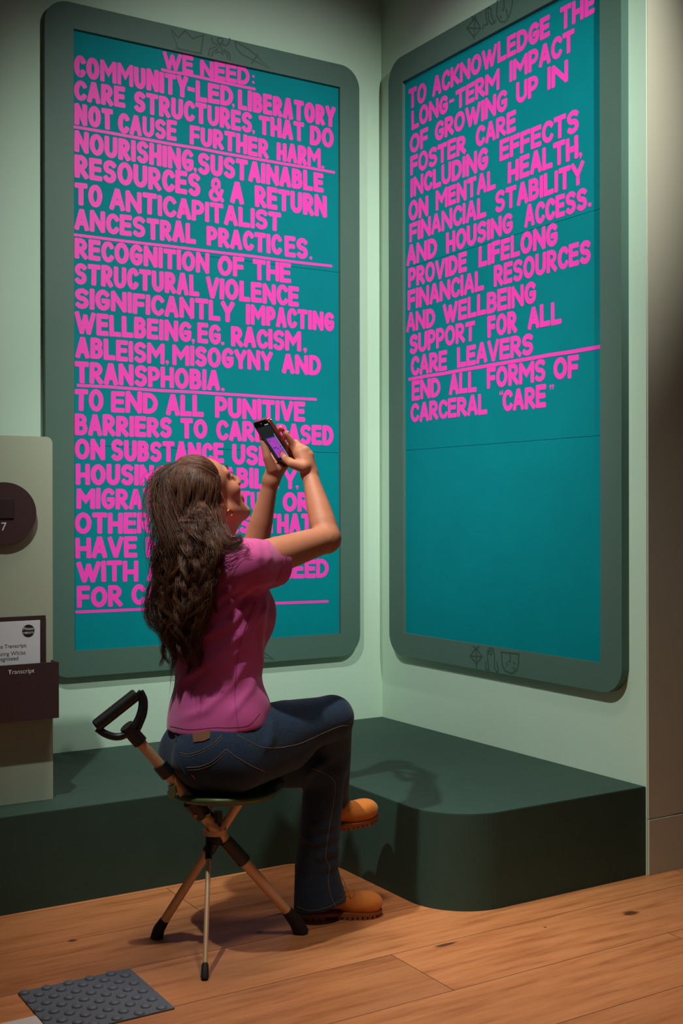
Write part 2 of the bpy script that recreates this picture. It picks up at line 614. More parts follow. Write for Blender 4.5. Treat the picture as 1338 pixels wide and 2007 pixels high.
def hash_of(*a):
    s = repr(a)
    h = 7
    for ch in s: h = (h * 131 + ord(ch)) % 1000003
    return h


WORDS_LEFT=[
('WE', 0.351, 2.171, 0.351, 2.235, 0.476, 2.17, 0.476, 2.24),
('NEED', 0.504, 2.167, 0.504, 2.234, 0.717, 2.172, 0.717, 2.244),
(':', 0.727, 2.183, 0.727, 2.22, 0.74, 2.183, 0.74, 2.22),
('COMMUNITY', 0.007, 2.074, 0.007, 2.151, 0.454, 2.076, 0.454, 2.157),
('-', 0.452, 2.108, 0.452, 2.122, 0.482, 2.099, 0.482, 2.119),
('LED', 0.486, 2.071, 0.486, 2.151, 0.645, 2.078, 0.645, 2.152),
(',', 0.64, 2.071, 0.64, 2.09, 0.652, 2.071, 0.652, 2.09),
('LIBERATORY', 0.666, 2.072, 0.666, 2.151, 1.111, 2.073, 1.111, 2.157),
('CARE', 0.007, 1.99, 0.007, 2.062, 0.201, 1.992, 0.201, 2.069),
('STRUCTURES', 0.235, 1.987, 0.235, 2.065, 0.728, 1.987, 0.728, 2.066),
(',', 0.727, 1.983, 0.727, 2.001, 0.741, 1.983, 0.741, 2.002),
('THAT', 0.757, 1.989, 0.757, 2.065, 0.964, 1.991, 0.964, 2.07),
('DO', 0.991, 1.985, 0.991, 2.062, 1.103, 1.989, 1.103, 2.069),
('NOT', 0.007, 1.899, 0.007, 1.977, 0.154, 1.903, 0.154, 1.981),
('CAUSE', 0.173, 1.898, 0.173, 1.971, 0.407, 1.903, 0.407, 1.979),
('FURTHER', 0.461, 1.903, 0.461, 1.976, 0.801, 1.898, 0.801, 1.976),
('HARM', 0.837, 1.9, 0.837, 1.971, 1.041, 1.897, 1.041, 1.978),
('.', 1.044, 1.896, 1.044, 1.909, 1.058, 1.898, 1.058, 1.91),
('NOURISHING', 0.007, 1.802, 0.007, 1.88, 0.477, 1.797, 0.477, 1.88),
(',', 0.476, 1.791, 0.476, 1.816, 0.49, 1.791, 0.49, 1.817),
('SUSTAINABLE', 0.494, 1.794, 0.494, 1.877, 1.054, 1.8, 1.054, 1.879),
('RESOURCES', 0.007, 1.709, 0.007, 1.79, 0.505, 1.706, 0.505, 1.794),
('&', 0.54, 1.696, 0.54, 1.79, 0.604, 1.699, 0.604, 1.792),
('A', 0.632, 1.702, 0.632, 1.784, 0.691, 1.701, 0.691, 1.79),
('RETURN', 0.739, 1.702, 0.739, 1.788, 1.07, 1.699, 1.07, 1.786),
('TO', 0.007, 1.609, 0.007, 1.689, 0.112, 1.612, 0.112, 1.694),
('ANTICAPITALIST', 0.14, 1.611, 0.14, 1.69, 0.857, 1.616, 0.857, 1.693),
('ANCES', 0.007, 1.52, 0.007, 1.596, 0.28, 1.523, 0.28, 1.601),
('TRAL', 0.285, 1.519, 0.285, 1.599, 0.486, 1.524, 0.486, 1.603),
('PRACTIC', 0.53, 1.524, 0.53, 1.6, 0.859, 1.523, 0.859, 1.603),
('ES', 0.873, 1.519, 0.873, 1.601, 0.98, 1.521, 0.98, 1.602),
('.', 0.987, 1.521, 0.987, 1.534, 1.001, 1.521, 1.001, 1.534),
('RECOGNITION', 0.007, 1.416, 0.007, 1.492, 0.542, 1.417, 0.542, 1.494),
('OF', 0.578, 1.413, 0.578, 1.492, 0.692, 1.419, 0.692, 1.495),
('THE', 0.73, 1.413, 0.73, 1.494, 0.902, 1.417, 0.902, 1.494),
('STRUCTURAL', 0.007, 1.325, 0.007, 1.402, 0.499, 1.325, 0.499, 1.407),
('VIOLENCE', 0.527, 1.323, 0.527, 1.404, 0.938, 1.324, 0.938, 1.405),
('SIGNIFICANTLY', 0.007, 1.237, 0.007, 1.312, 0.649, 1.237, 0.649, 1.317),
('IMPACTING', 0.699, 1.235, 0.699, 1.314, 1.104, 1.237, 1.104, 1.315),
('WELLBEING', 0.007, 1.145, 0.007, 1.224, 0.467, 1.146, 0.467, 1.224),
(',', 0.466, 1.139, 0.466, 1.161, 0.481, 1.139, 0.481, 1.161),
('EG', 0.491, 1.146, 0.491, 1.224, 0.591, 1.147, 0.591, 1.224),
('.', 0.591, 1.146, 0.591, 1.159, 0.606, 1.146, 0.606, 1.159),
('RACISM', 0.634, 1.145, 0.634, 1.223, 0.948, 1.144, 0.948, 1.224),
(',', 0.957, 1.139, 0.957, 1.162, 0.976, 1.139, 0.976, 1.162),
('ABLEISM', 0.01, 1.058, 0.01, 1.133, 0.356, 1.056, 0.356, 1.135),
(',', 0.359, 1.053, 0.359, 1.072, 0.374, 1.053, 0.374, 1.072),
('MISOGYNY', 0.387, 1.056, 0.387, 1.135, 0.818, 1.059, 0.818, 1.135),
('AND', 0.86, 1.054, 0.86, 1.132, 1.041, 1.054, 1.041, 1.134),
('TRANSPHOBIA', 0.007, 0.967, 0.007, 1.046, 0.586, 0.968, 0.586, 1.046),
('.', 0.591, 0.967, 0.591, 0.98, 0.606, 0.967, 0.606, 0.981),
('TO', 0.006, 0.865, 0.006, 0.945, 0.115, 0.867, 0.115, 0.948),
('END', 0.144, 0.866, 0.144, 0.944, 0.328, 0.867, 0.328, 0.947),
('ALL', 0.362, 0.865, 0.362, 0.945, 0.517, 0.864, 0.517, 0.946),
('PUNITIVE', 0.565, 0.864, 0.565, 0.945, 0.966, 0.862, 0.966, 0.943),
('BARRIERS', 0.006, 0.778, 0.006, 0.856, 0.385, 0.78, 0.385, 0.856),
('TO', 0.42, 0.779, 0.42, 0.855, 0.532, 0.78, 0.532, 0.856),
('CARE', 0.57, 0.777, 0.57, 0.855, 0.787, 0.775, 0.787, 0.854),
('BASED', 0.835, 0.773, 0.835, 0.852, 1.1, 0.77, 1.1, 0.851),
('ON', 0.006, 0.69, 0.006, 0.766, 0.121, 0.69, 0.121, 0.767),
('SUBSTANCE', 0.144, 0.688, 0.144, 0.766, 0.602, 0.688, 0.602, 0.765),
('USE', 0.638, 0.684, 0.638, 0.762, 0.805, 0.681, 0.805, 0.759),
('HOUSING', 0.01, 0.599, 0.01, 0.677, 0.368, 0.598, 0.368, 0.676),
('INST', 0.398, 0.596, 0.398, 0.676, 0.593, 0.592, 0.593, 0.673),
('ABILITY', 0.598, 0.592, 0.598, 0.673, 0.925, 0.591, 0.925, 0.671),
(',', 0.921, 0.588, 0.921, 0.607, 0.936, 0.587, 0.936, 0.606),
('MIGRATION', 0.012, 0.512, 0.012, 0.587, 0.459, 0.508, 0.459, 0.586),
('STA', 0.506, 0.506, 0.506, 0.582, 0.666, 0.504, 0.666, 0.581),
('TUS', 0.671, 0.504, 0.671, 0.58, 0.81, 0.502, 0.81, 0.579),
('OR', 0.862, 0.5, 0.862, 0.58, 0.987, 0.5, 0.987, 0.577),
('OTHER', 0.006, 0.422, 0.006, 0.5, 0.3, 0.42, 0.3, 0.498),
('BARRIERS', 0.337, 0.42, 0.337, 0.498, 0.718, 0.416, 0.718, 0.493),
('THAT', 0.782, 0.414, 0.782, 0.492, 0.999, 0.411, 0.999, 0.49),
('HAVE', 0.008, 0.333, 0.008, 0.409, 0.245, 0.331, 0.245, 0.409),
('NOTHING', 0.28, 0.331, 0.28, 0.408, 0.732, 0.322, 0.732, 0.402),
('TO', 0.748, 0.323, 0.748, 0.403, 0.851, 0.32, 0.851, 0.401),
('DO', 0.868, 0.32, 0.868, 0.401, 0.975, 0.319, 0.975, 0.399),
('WITH', 0.012, 0.247, 0.012, 0.321, 0.249, 0.241, 0.249, 0.32),
('A', 0.283, 0.241, 0.283, 0.32, 0.345, 0.24, 0.345, 0.32),
('NEED', 0.842, 0.233, 0.842, 0.309, 1.076, 0.23, 1.076, 0.306),
('FOR', 0.013, 0.154, 0.013, 0.232, 0.186, 0.152, 0.186, 0.23),
('CARE', 0.222, 0.155, 0.222, 0.231, 0.45, 0.15, 0.45, 0.228),
('_0.0107', 0.347, 2.164, 0.347, 2.164, 0.74, 2.164, 0.74, 2.164),
('_0.0107', 0.007, 1.891, 0.007, 1.891, 1.106, 1.89, 1.106, 1.89),
('_0.0103', 0.007, 1.502, 0.007, 1.502, 1.092, 1.504, 1.092, 1.504),
('_0.0103', 0.018, 0.959, 0.018, 0.959, 1.018, 0.955, 1.018, 0.955),
('_0.0099', 0.01, 0.14, 0.01, 0.14, 1.073, 0.134, 1.073, 0.134),
]
WORDS_RIGHT=[
('TO', 0.025, 2.118, 0.025, 2.2, 0.148, 2.121, 0.148, 2.196),
('ACKNOWLEDGE', 0.188, 2.121, 0.188, 2.199, 0.871, 2.129, 0.871, 2.204),
('THE', 0.922, 2.126, 0.922, 2.205, 1.091, 2.133, 1.091, 2.205),
('LONG', 0.045, 2.031, 0.045, 2.11, 0.291, 2.033, 0.291, 2.105),
('-', 0.298, 2.071, 0.298, 2.081, 0.328, 2.059, 0.328, 2.075),
('TERM', 0.338, 2.028, 0.338, 2.1, 0.601, 2.029, 0.601, 2.107),
('IMPACT', 0.655, 2.035, 0.655, 2.111, 0.993, 2.039, 0.993, 2.114),
('OF', 0.033, 1.938, 0.033, 2.015, 0.16, 1.938, 0.16, 2.015),
('GROWING', 0.204, 1.94, 0.204, 2.015, 0.645, 1.94, 0.645, 2.018),
('UP', 0.693, 1.944, 0.693, 2.023, 0.811, 1.945, 0.811, 2.018),
('IN', 0.858, 1.946, 0.858, 2.023, 0.961, 1.947, 0.961, 2.023),
('FOSTER', 0.036, 1.85, 0.036, 1.928, 0.401, 1.848, 0.402, 1.922),
('CARE', 0.461, 1.851, 0.461, 1.926, 0.691, 1.853, 0.691, 1.928),
('INCLUDING', 0.037, 1.761, 0.037, 1.838, 0.535, 1.757, 0.535, 1.84),
('EFFECTS', 0.6, 1.764, 0.6, 1.84, 1.013, 1.764, 1.013, 1.842),
('ON', 0.024, 1.665, 0.024, 1.747, 0.16, 1.665, 0.16, 1.746),
('MENTAL', 0.209, 1.67, 0.209, 1.747, 0.577, 1.673, 0.577, 1.747),
('HEALTH', 0.646, 1.674, 0.646, 1.752, 1.011, 1.674, 1.011, 1.754),
(',', 1.012, 1.669, 1.012, 1.692, 1.029, 1.668, 1.029, 1.69),
('FINANCIAL', 0.029, 1.581, 0.029, 1.657, 0.523, 1.582, 0.523, 1.66),
('STABILITY', 0.574, 1.582, 0.574, 1.661, 1.038, 1.584, 1.038, 1.66),
('AND', 0.009, 1.488, 0.009, 1.573, 0.219, 1.489, 0.219, 1.565),
('HOUSING', 0.276, 1.49, 0.276, 1.571, 0.674, 1.494, 0.674, 1.568),
('ACCESS', 0.737, 1.495, 0.737, 1.572, 1.052, 1.495, 1.052, 1.569),
('.', 1.056, 1.5, 1.056, 1.515, 1.073, 1.498, 1.073, 1.513),
('PROVIDE', 0.021, 1.398, 0.021, 1.476, 0.407, 1.4, 0.407, 1.477),
('LIFELONG', 0.476, 1.401, 0.477, 1.48, 0.909, 1.404, 0.909, 1.483),
('FINANCIAL', 0.017, 1.308, 0.017, 1.389, 0.509, 1.313, 0.509, 1.39),
('RESOURCES', 0.566, 1.314, 0.566, 1.391, 1.069, 1.316, 1.069, 1.394),
('AND', 0.008, 1.22, 0.008, 1.299, 0.204, 1.219, 0.204, 1.295),
('WELLBEING', 0.255, 1.221, 0.255, 1.3, 0.799, 1.222, 0.799, 1.301),
('SUPPORT', 0.029, 1.128, 0.029, 1.207, 0.456, 1.135, 0.456, 1.21),
('FOR', 0.528, 1.133, 0.528, 1.214, 0.695, 1.133, 0.695, 1.212),
('ALL', 0.754, 1.133, 0.754, 1.211, 0.927, 1.134, 0.927, 1.212),
('CARE', 0.038, 1.04, 0.038, 1.118, 0.282, 1.04, 0.282, 1.118),
('LEAVERS', 0.344, 1.042, 0.344, 1.12, 0.783, 1.045, 0.783, 1.121),
('END', 0.045, 0.939, 0.045, 1.02, 0.238, 0.941, 0.238, 1.017),
('ALL', 0.294, 0.942, 0.294, 1.021, 0.465, 0.941, 0.465, 1.021),
('FORMS', 0.525, 0.945, 0.525, 1.022, 0.846, 0.945, 0.846, 1.022),
('OF', 0.887, 0.944, 0.887, 1.02, 1.012, 0.941, 1.012, 1.019),
('CARCERAL', 0.037, 0.852, 0.037, 0.927, 0.527, 0.854, 0.527, 0.93),
('<', 0.594, 0.916, 0.594, 0.934, 0.62, 0.915, 0.62, 0.934),
('CARE', 0.615, 0.856, 0.615, 0.932, 0.849, 0.853, 0.849, 0.932),
('>', 0.864, 0.911, 0.864, 0.931, 0.892, 0.911, 0.892, 0.931),
('_0.0128', 0.025, 1.029, 0.025, 1.029, 1.111, 1.032, 1.111, 1.032),
]

DOODLE_LEFT = [('crown_drawing', [[(0.379, 2.317), (0.408, 2.248), (0.501, 2.252), (0.513, 2.323), (0.467, 2.3), (0.436, 2.325), (0.408, 2.291), (0.379, 2.317)], [(0.398, 2.251), (0.506, 2.249)]]), ('creature_drawing', [[(0.595, 2.32), (0.593, 2.315), (0.589, 2.31), (0.583, 2.307), (0.577, 2.308), (0.573, 2.311), (0.571, 2.316), (0.573, 2.321), (0.577, 2.326), (0.583, 2.329), (0.589, 2.329), (0.593, 2.325), (0.595, 2.32)], [(0.547, 2.321), (0.551, 2.304), (0.568, 2.298), (0.584, 2.307), (0.605, 2.301), (0.622, 2.316), (0.624, 2.334)], [(0.584, 2.301), (0.562, 2.264), (0.581, 2.274), (0.595, 2.265), (0.584, 2.301)], [(0.568, 2.291), (0.538, 2.275), (0.533, 2.248)], [(0.571, 2.282), (0.552, 2.268), (0.546, 2.248)], [(0.598, 2.287), (0.622, 2.277), (0.626, 2.249)], [(0.595, 2.279), (0.613, 2.27), (0.616, 2.252)]]), ('knife_drawing', [[(0.647, 2.328), (0.652, 2.303), (0.676, 2.283), (0.729, 2.27), (0.796, 2.253), (0.742, 2.289), (0.698, 2.312), (0.647, 2.328)], [(0.745, 2.295), (0.718, 2.254)]]), ('crown_drawing', [[(0.395, -0.02), (0.424, -0.089), (0.516, -0.085), (0.528, -0.014), (0.483, -0.037), (0.452, -0.012), (0.424, -0.046), (0.395, -0.02)], [(0.413, -0.086), (0.522, -0.088)]]), ('creature_drawing', [[(0.61, -0.017), (0.608, -0.022), (0.604, -0.027), (0.598, -0.03), (0.592, -0.029), (0.588, -0.026), (0.586, -0.021), (0.588, -0.016), (0.592, -0.011), (0.598, -0.008), (0.604, -0.009), (0.608, -0.012), (0.61, -0.017)], [(0.562, -0.017), (0.566, -0.033), (0.583, -0.039), (0.599, -0.03), (0.621, -0.036), (0.637, -0.021), (0.639, -0.003)], [(0.599, -0.036), (0.578, -0.073), (0.596, -0.063), (0.61, -0.072), (0.599, -0.036)], [(0.583, -0.046), (0.553, -0.062), (0.548, -0.089)], [(0.586, -0.055), (0.567, -0.069), (0.562, -0.089)], [(0.613, -0.05), (0.637, -0.06), (0.641, -0.088)], [(0.61, -0.058), (0.628, -0.067), (0.632, -0.085)]]), ('knife_drawing', [[(0.662, -0.009), (0.667, -0.035), (0.692, -0.054), (0.744, -0.067), (0.812, -0.084), (0.758, -0.048), (0.714, -0.026), (0.662, -0.009)], [(0.76, -0.042), (0.733, -0.083)]])]
DOODLE_RIGHT = [('kite_drawing', [[(0.477, 2.329), (0.508, 2.278), (0.468, 2.26), (0.426, 2.309), (0.477, 2.329)], [(0.426, 2.309), (0.508, 2.278)], [(0.477, 2.329), (0.468, 2.252)], [(0.456, 2.341), (0.477, 2.322)], [(0.477, 2.336), (0.457, 2.326)]]), ('ribbon_drawing', [[(0.521, 2.271), (0.525, 2.283), (0.549, 2.28), (0.538, 2.317), (0.541, 2.336), (0.557, 2.338), (0.57, 2.324), (0.57, 2.309), (0.586, 2.272), (0.596, 2.28)], [(0.552, 2.324), (0.557, 2.289), (0.575, 2.269), (0.594, 2.272)]]), ('shield_drawing', [[(0.607, 2.372), (0.604, 2.332), (0.6, 2.292), (0.622, 2.263), (0.648, 2.252), (0.673, 2.266), (0.688, 2.301), (0.692, 2.344)], [(0.642, 2.342), (0.642, 2.301), (0.632, 2.301)], [(0.622, 2.285), (0.627, 2.274)], [(0.655, 2.295), (0.66, 2.282)], [(0.658, 2.278), (0.664, 2.267)]]), ('kite_drawing', [[(0.476, -0.015), (0.511, -0.043), (0.479, -0.073), (0.44, -0.048), (0.476, -0.015)], [(0.44, -0.048), (0.511, -0.043)], [(0.476, -0.015), (0.479, -0.089)], [(0.457, -0.009), (0.481, -0.02)], [(0.492, -0.006), (0.468, -0.023)]]), ('ribbon_drawing', [[(0.532, -0.059), (0.532, -0.087), (0.551, -0.087), (0.543, -0.048), (0.543, -0.019), (0.559, -0.005), (0.577, -0.01), (0.583, -0.027), (0.583, -0.077), (0.596, -0.091), (0.605, -0.083), (0.596, -0.051)], [(0.571, -0.022), (0.569, -0.025), (0.566, -0.028), (0.56, -0.03), (0.555, -0.029), (0.551, -0.027), (0.55, -0.024), (0.551, -0.021), (0.555, -0.018), (0.56, -0.016), (0.566, -0.017), (0.569, -0.019), (0.571, -0.022)]]), ('shield_drawing', [[(0.621, -0.015), (0.719, -0.012), (0.717, -0.047), (0.707, -0.072), (0.679, -0.086), (0.647, -0.081), (0.628, -0.064), (0.621, -0.015)], [(0.672, -0.015), (0.672, -0.042), (0.662, -0.046)], [(0.651, -0.049), (0.655, -0.061)], [(0.691, -0.043), (0.697, -0.05)], [(0.687, -0.062), (0.695, -0.069)]])]


# ---------------------------------------------------------------- the two tall panels
DA, REC = 0.0325, 0.014                      # frame thickness, depth of the board in the frame


def display_panel(label, x0, x1, z0, z1, X0, X1, Z0, Z1, fn, base, words, doodles):
    """fn(x along the wall, height, distance out of the wall)"""
    root = empty('text_painting', base)
    tag(root, label, 'painting', 'tall lettered paintings in dark green frames')
    bm = bmesh.new()
    out = rounded_rect(X0, Z0, X1, Z1, 0.088, 14)
    inn = [(x1, z1), (x0, z1), (x0, z0), (x1, z0)]
    n = len(out)
    q = n // 4
    for d in (0.0, DA):
        pass
    fo = [bm.verts.new(fn(x, z, DA)) for x, z in out]
    bo = [bm.verts.new(fn(x, z, 0.0005)) for x, z in out]
    fi = [bm.verts.new(fn(x, z, DA)) for x, z in inn]
    bi = [bm.verts.new(fn(x, z, DA - REC - 0.004)) for x, z in inn]
    for i in range(n):
        j = (i + 1) % n
        bm.faces.new((fo[i], fo[j], bo[j], bo[i]))
        a, b = i // q, j // q if j else 4
        a, b = a % 4, b % 4
        if a == b: bm.faces.new((fo[i], fo[j], fi[a]))
        else: bm.faces.new((fo[i], fo[j], fi[b], fi[a]))
    for a in range(4):
        b = (a + 1) % 4
        bm.faces.new((fi[a], fi[b], bi[b], bi[a]))
    bm.faces.new(bo)
    bm.faces.new(bi)
    fr = from_bm('frame', bm, M['frame'], root)
    for dn, lines in doodles:
        ink = Ink()
        for path in lines:
            if path[0] == path[-1]: ink.stroke(path[:-1], 0.0055, closed=True)
            else: ink.stroke(path, 0.0055, cap=.3)
        ink.build(dn, lambda x, y, z: fn(x0 + x, z0 + y, DA + z), M['doodle'], fr)
    # three butted boards
    H3 = [0.0, 0.742, 1.483, z1 - z0]
    for a, b in zip(H3, H3[1:]):
        bm = bmesh.new()
        pts = [(x0 - .003, z0 + a + (.0007 if a else -.003)), (x1 + .003, z0 + a + (.0007 if a else -.003)), (x1 + .003, z0 + b - (.0007 if b < z1 - z0 else -.003)), (x0 - .003, z0 + b - (.0007 if b < z1 - z0 else -.003))]
        bm_prism(bm, pts, DA - REC - 0.003, DA - REC, lambda x, z, d: fn(x, z, d))
        from_bm('board', bm, M['board'], root)
    ink = Ink()
    for w in words:
        if w[0][0] == '_':
            t = float(w[0][1:])
            a, b = np.array((w[1], w[2])), np.array((w[5], w[6]))
            m = 9
            rnd = random.Random(hash_of(*w))
            pts = [a + (b - a) * i / m + (0, rnd.uniform(-.0012, .0012)) for i in range(m + 1)]
            ink.stroke(pts, t, cap=.3)
        else:
            ink.word(w)
    # paint stops at the edges of the board
    ink.bm.verts.ensure_lookup_table()
    for co, no in (((0.001, 0, 0), (-1, 0, 0)), ((x1 - x0 - .001, 0, 0), (1, 0, 0)), ((0, z1 - z0 - .001, 0), (0, 1, 0))):
        bmesh.ops.bisect_plane(ink.bm, geom=list(ink.bm.verts) + list(ink.bm.edges) + list(ink.bm.faces), plane_co=co, plane_no=no, clear_outer=True)
    ink.build('painted_lettering', lambda x, y, z: fn(x0 + x, z0 + y, DA - REC + z), M['pink'], root)['label'] = 'hot pink hand-painted capital lettering'
    return root


display_panel('tall teal painting behind the woman, covered in pink lettering that begins WE NEED',
              -1.3502, -0.2243, 0.6447, 2.8848, -1.4554, -0.1303, 0.5512, 2.9771, lambda x, z, d: (x, -d, z), (-0.79, -0.02, 0.55), WORDS_LEFT, DOODLE_LEFT)
display_panel('tall teal painting on the right wall, pink lettering above and bare teal below',
              0.2028, 1.3276, 0.6514, 2.8896, 0.1026, 1.4233, 0.5586, 2.9942, lambda y, z, d: (-d, -y, z), (-0.02, -0.765, 0.55), WORDS_RIGHT, DOODLE_RIGHT)

# ---------------------------------------------------------------- information totem at the left edge
TX0, TX1, TY = -1.937, -1.634, -0.658        # left, right, front face
tot = empty('information_totem', (-1.785, TY + .02, PT))
tag(tot, 'pale grey-green information board standing on the platform at the left edge of the photo', 'information board')
bm = bmesh.new()
o = rounded_rect(TX0, PT, TX1, 1.373, 0.019, 8)
o = [p for p in o if p[1] > PT + .02] + [(TX0, PT + 0.0005), (TX1, PT + 0.0005)]
bm_prism(bm, o, TY, TY + 0.04, lambda x, z, y: (x, y, z))
from_bm('board', bm, M['totem'], tot)
bm = bmesh.new()
bm_prism(bm, [(-1.785 + .0965 * math.cos(2 * PI * i / 64), 1.143 + .0915 * math.sin(2 * PI * i / 64)) for i in range(64)], TY - 0.016, TY + .001, lambda x, z, y: (x, y, z))
disc = from_bm('round_sign', bm, M['maroon'], tot)
disc['label'] = 'round dark maroon sign numbered 7'
bm = bmesh.new()
bm_box(bm, (-1.812, TY - 0.0195, 1.128), (-1.757, TY - 0.0155, 1.186), 0.0008)
from_bm('code_plate', bm, M['maroon_plate'], disc)


def label_text(name, body, size, x, z, y, material, parent, align='LEFT'):
    cu = bpy.data.curves.new(name, 'FONT')
    cu.body = body
    cu.size = size
    cu.align_x = align
    cu.space_line = 0.9
    cu.offset = size * 0.006
    tmp = bpy.data.objects.new('tmp_text', cu)
    COL.objects.link(tmp)
    bpy.context.view_layer.update()
    me = bpy.data.meshes.new_from_object(tmp.evaluated_get(bpy.context.evaluated_depsgraph_get()))
    bpy.data.objects.remove(tmp)
    me.name = name
    me.materials.clear()
    me.transform(Matrix.Translation((x, y, z)) @ Matrix.Rotation(PI / 2, 4, 'X'))
    return link(name, me, material, parent)


label_text('number', '7', 0.034, -1.786, 1.0925, TY - 0.0166, M['white_ink'], disc, 'CENTER')

# wall rack with cards
rack = empty('transcript_rack', (-1.785, TY, 0.53))
tag(rack, 'dark maroon card rack fixed to the front of the information board, marked Transcript', 'rack')
bm = bmesh.new()
bm_box(bm, (-1.912, TY - 0.006, 0.60), (-1.6575, TY, 0.836), 0.0008)
from_bm('back_plate', bm, M['maroon'], rack)
bm = bmesh.new()
RY = TY - 0.058
bm_box(bm, (-1.938, RY, 0.533), (-1.6345, RY + 0.006, 0.700))
bm_box(bm, (-1.938, RY + .006, 0.533), (-1.932, TY, 0.700))
bm_box(bm, (-1.6405, RY + .006, 0.533), (-1.6345, TY, 0.700))
bm_box(bm, (-1.932, RY + .006, 0.533), (-1.6405, TY, 0.539))
tray = from_bm('tray', bm, M['maroon'], rack)
label_text('lettering', 'Transcript', 0.0185, -1.7865, 0.6735, RY - 0.0004, M['white_ink'], tray)
card = empty('transcript_card', (-1.785, TY - .03, 0.54))
tag(card, 'white printed transcript card standing in the maroon rack', 'card')
CY = TY - 0.0155
bm = bmesh.new()
bm_box(bm, (-1.905, CY, 0.5405), (-1.6775, CY + 0.0025, 0.823), 0.0004)
cs = from_bm('sheet', bm, M['paper'], card)
bm = bmesh.new()
bm_prism(bm, [(-1.7135 + .0185 * math.cos(2 * PI * i / 40), 0.793 + .0185 * math.sin(2 * PI * i / 40)) for i in range(40)], CY - 0.0006, CY - .0001, lambda x, z, y: (x, y, z))
dot = from_bm('black_dot', bm, M['black_ink'], card)
label_text('dot_lettering', 'Please\nreturn', 0.0125, -1.7135, 0.7955, CY - 0.0008, M['paper'], dot, 'CENTER')
label_text('title_print', 'o Transcript:', 0.0150, -1.797, 0.7455, CY - 0.0003, M['black_ink'], cs)
label_text('body_print', 'cing Whilst\nagnosed', 0.0165, -1.797, 0.7235, CY - 0.0003, M['grey_ink'], cs)

# ---------------------------------------------------------------- tactile mat and pale strip at the lower left
mroot = empty('tactile_mat', (-1.808, -1.495, 0))
tag(mroot, 'dark grey rubber floor tile with raised half-round bumps at the lower left', 'floor mat')
bm = bmesh.new()
bm_box(bm, (-1.949, -1.636, 0.0004), (-1.667, -1.358, 0.0045), 0.0006)
from_bm('base', bm, M['mat'], mroot)
bm = bmesh.new()
rr = 0.0130
for j in range(10):
    for i in range(6):
        cx = -1.949 + 0.054 * i + (.012 if j % 2 else .039)
        cy = -1.636 + 0.0278 * (j + .5)
        if cx > -1.682 or cx < -1.938: continue
        prof = [(1.0, 0.0), (.97, .0022), (.86, .0042), (.62, .0056), (.3, .0062)]
        rings = [[bm.verts.new((cx + rr * k * math.cos(t), cy + rr * k * math.sin(t), 0.0042 + h)) for t in [2 * PI * q / 18 for q in range(18)]] for k, h in prof]
        top = bm.verts.new((cx, cy, 0.0042 + .0064))
        for a, b in zip(rings, rings[1:]):
            for t in range(18): bm.faces.new((a[t], a[(t + 1) % 18], b[(t + 1) % 18], b[t]))
        for t in range(18): bm.faces.new((rings[-1][t], rings[-1][(t + 1) % 18], top))
studs = from_bm('raised_bumps', bm, M['mat'], mroot, smooth=True)
bm = bmesh.new()
bm_box(bm, (-2.22, -1.71, 0.0003), (-1.9505, -1.505, 0.003), 0.0005)
st = from_bm('floor_marker', bm, M['tile_white'])
tag(st, 'pale flat floor tile whose corner shows beside the dark bumpy mat', 'floor tile')

# ---------------------------------------------------------------- folding cane stool
V = lambda p: Vector(p)
def lerp(a, b, t): return Vector(a).lerp(Vector(b), t)


sroot = empty('folding_cane_stool', (-1.4156, -1.3384, 0))
tag(sroot, 'folding walking-stick stool with champagne tubes, black handle and olive green seat under the seated woman', 'stool')
FR, HD = V((-1.1786, -1.3634, 0.02)), V((-1.6471, -1.3417, 0.583))       # right foot and handle end of the main shaft
axis = (HD - FR).normalized()
SIDE = V((0.5263, 0.8503, 0))


def on_shaft(px_t): return FR.lerp(HD, px_t)


def flat_tube(name, a, b, r, material, parent, n=20, flat=1.0):
    return tube(name, [a, b], r, material, parent, n, flat, SIDE)


tube('main_shaft', [on_shaft(.06), on_shaft(.40), on_shaft(.62), on_shaft(1.0)], [.0125, .0152, .0145, .0132], M['tube'], sroot, 24, .85, SIDE)
flat_tube('shaft_collar', on_shaft(.855), on_shaft(.805), .0195, M['black_plastic'], sroot, 20, .85)
JT = on_shaft(.505)                                                # where the three legs meet
cl = flat_tube('seat_clamp', on_shaft(.675), on_shaft(.60), .0235, M['black_plastic'], sroot, 12, .9)
for dz in (-.02, .022):
    p = on_shaft(.612) + axis * -.004 + V((0.8503, -0.5263, 0)) * dz * .75
    bm = bmesh.new()
    bm_tube(bm, [p - SIDE * .0195, p - SIDE * .0265], .0052, 14)
    from_bm('rivet', bm, M['brass'], cl)
flat_tube('shaft_sleeve', on_shaft(.47), on_shaft(.355), .0198, M['black_plastic'], sroot, 12, .9)
# handle: straight grip with a D-shaped guard
h0 = HD + axis * .004
gA, gB = V((-1.739, -1.3141, 0.6096)), V((-1.6414, -1.345, 0.6873))
grip = tube('handle_grip', [gA, gA.lerp(gB, .03), gA.lerp(gB, .97), gB], [.013, .0165, .0165, .013], M['black_plastic'], sroot, 18)
guard = [(-1.7358, -1.3161, 0.6058), (-1.7177, -1.325, 0.5913), (-1.6945, -1.3346, 0.5828), (-1.6745, -1.3423, 0.5859), (-1.6563, -1.3477, 0.6016), (-1.6401, -1.3518, 0.6251), (-1.6305, -1.3518, 0.6551), (-1.6315, -1.3511, 0.6796), (-1.6414, -1.345, 0.6912)]
tube('handle_guard', spline(guard, 6), .0095, M['black_plastic'], grip, 12)
tube('trigger', spline([(-1.6345, -1.3551, 0.6958), (-1.625, -1.3587, 0.6723), (-1.6262, -1.358, 0.6389), (-1.6369, -1.3538, 0.6084), (-1.6435, -1.3497, 0.5929)], 6), .007, M['black_plastic'], grip, 10)
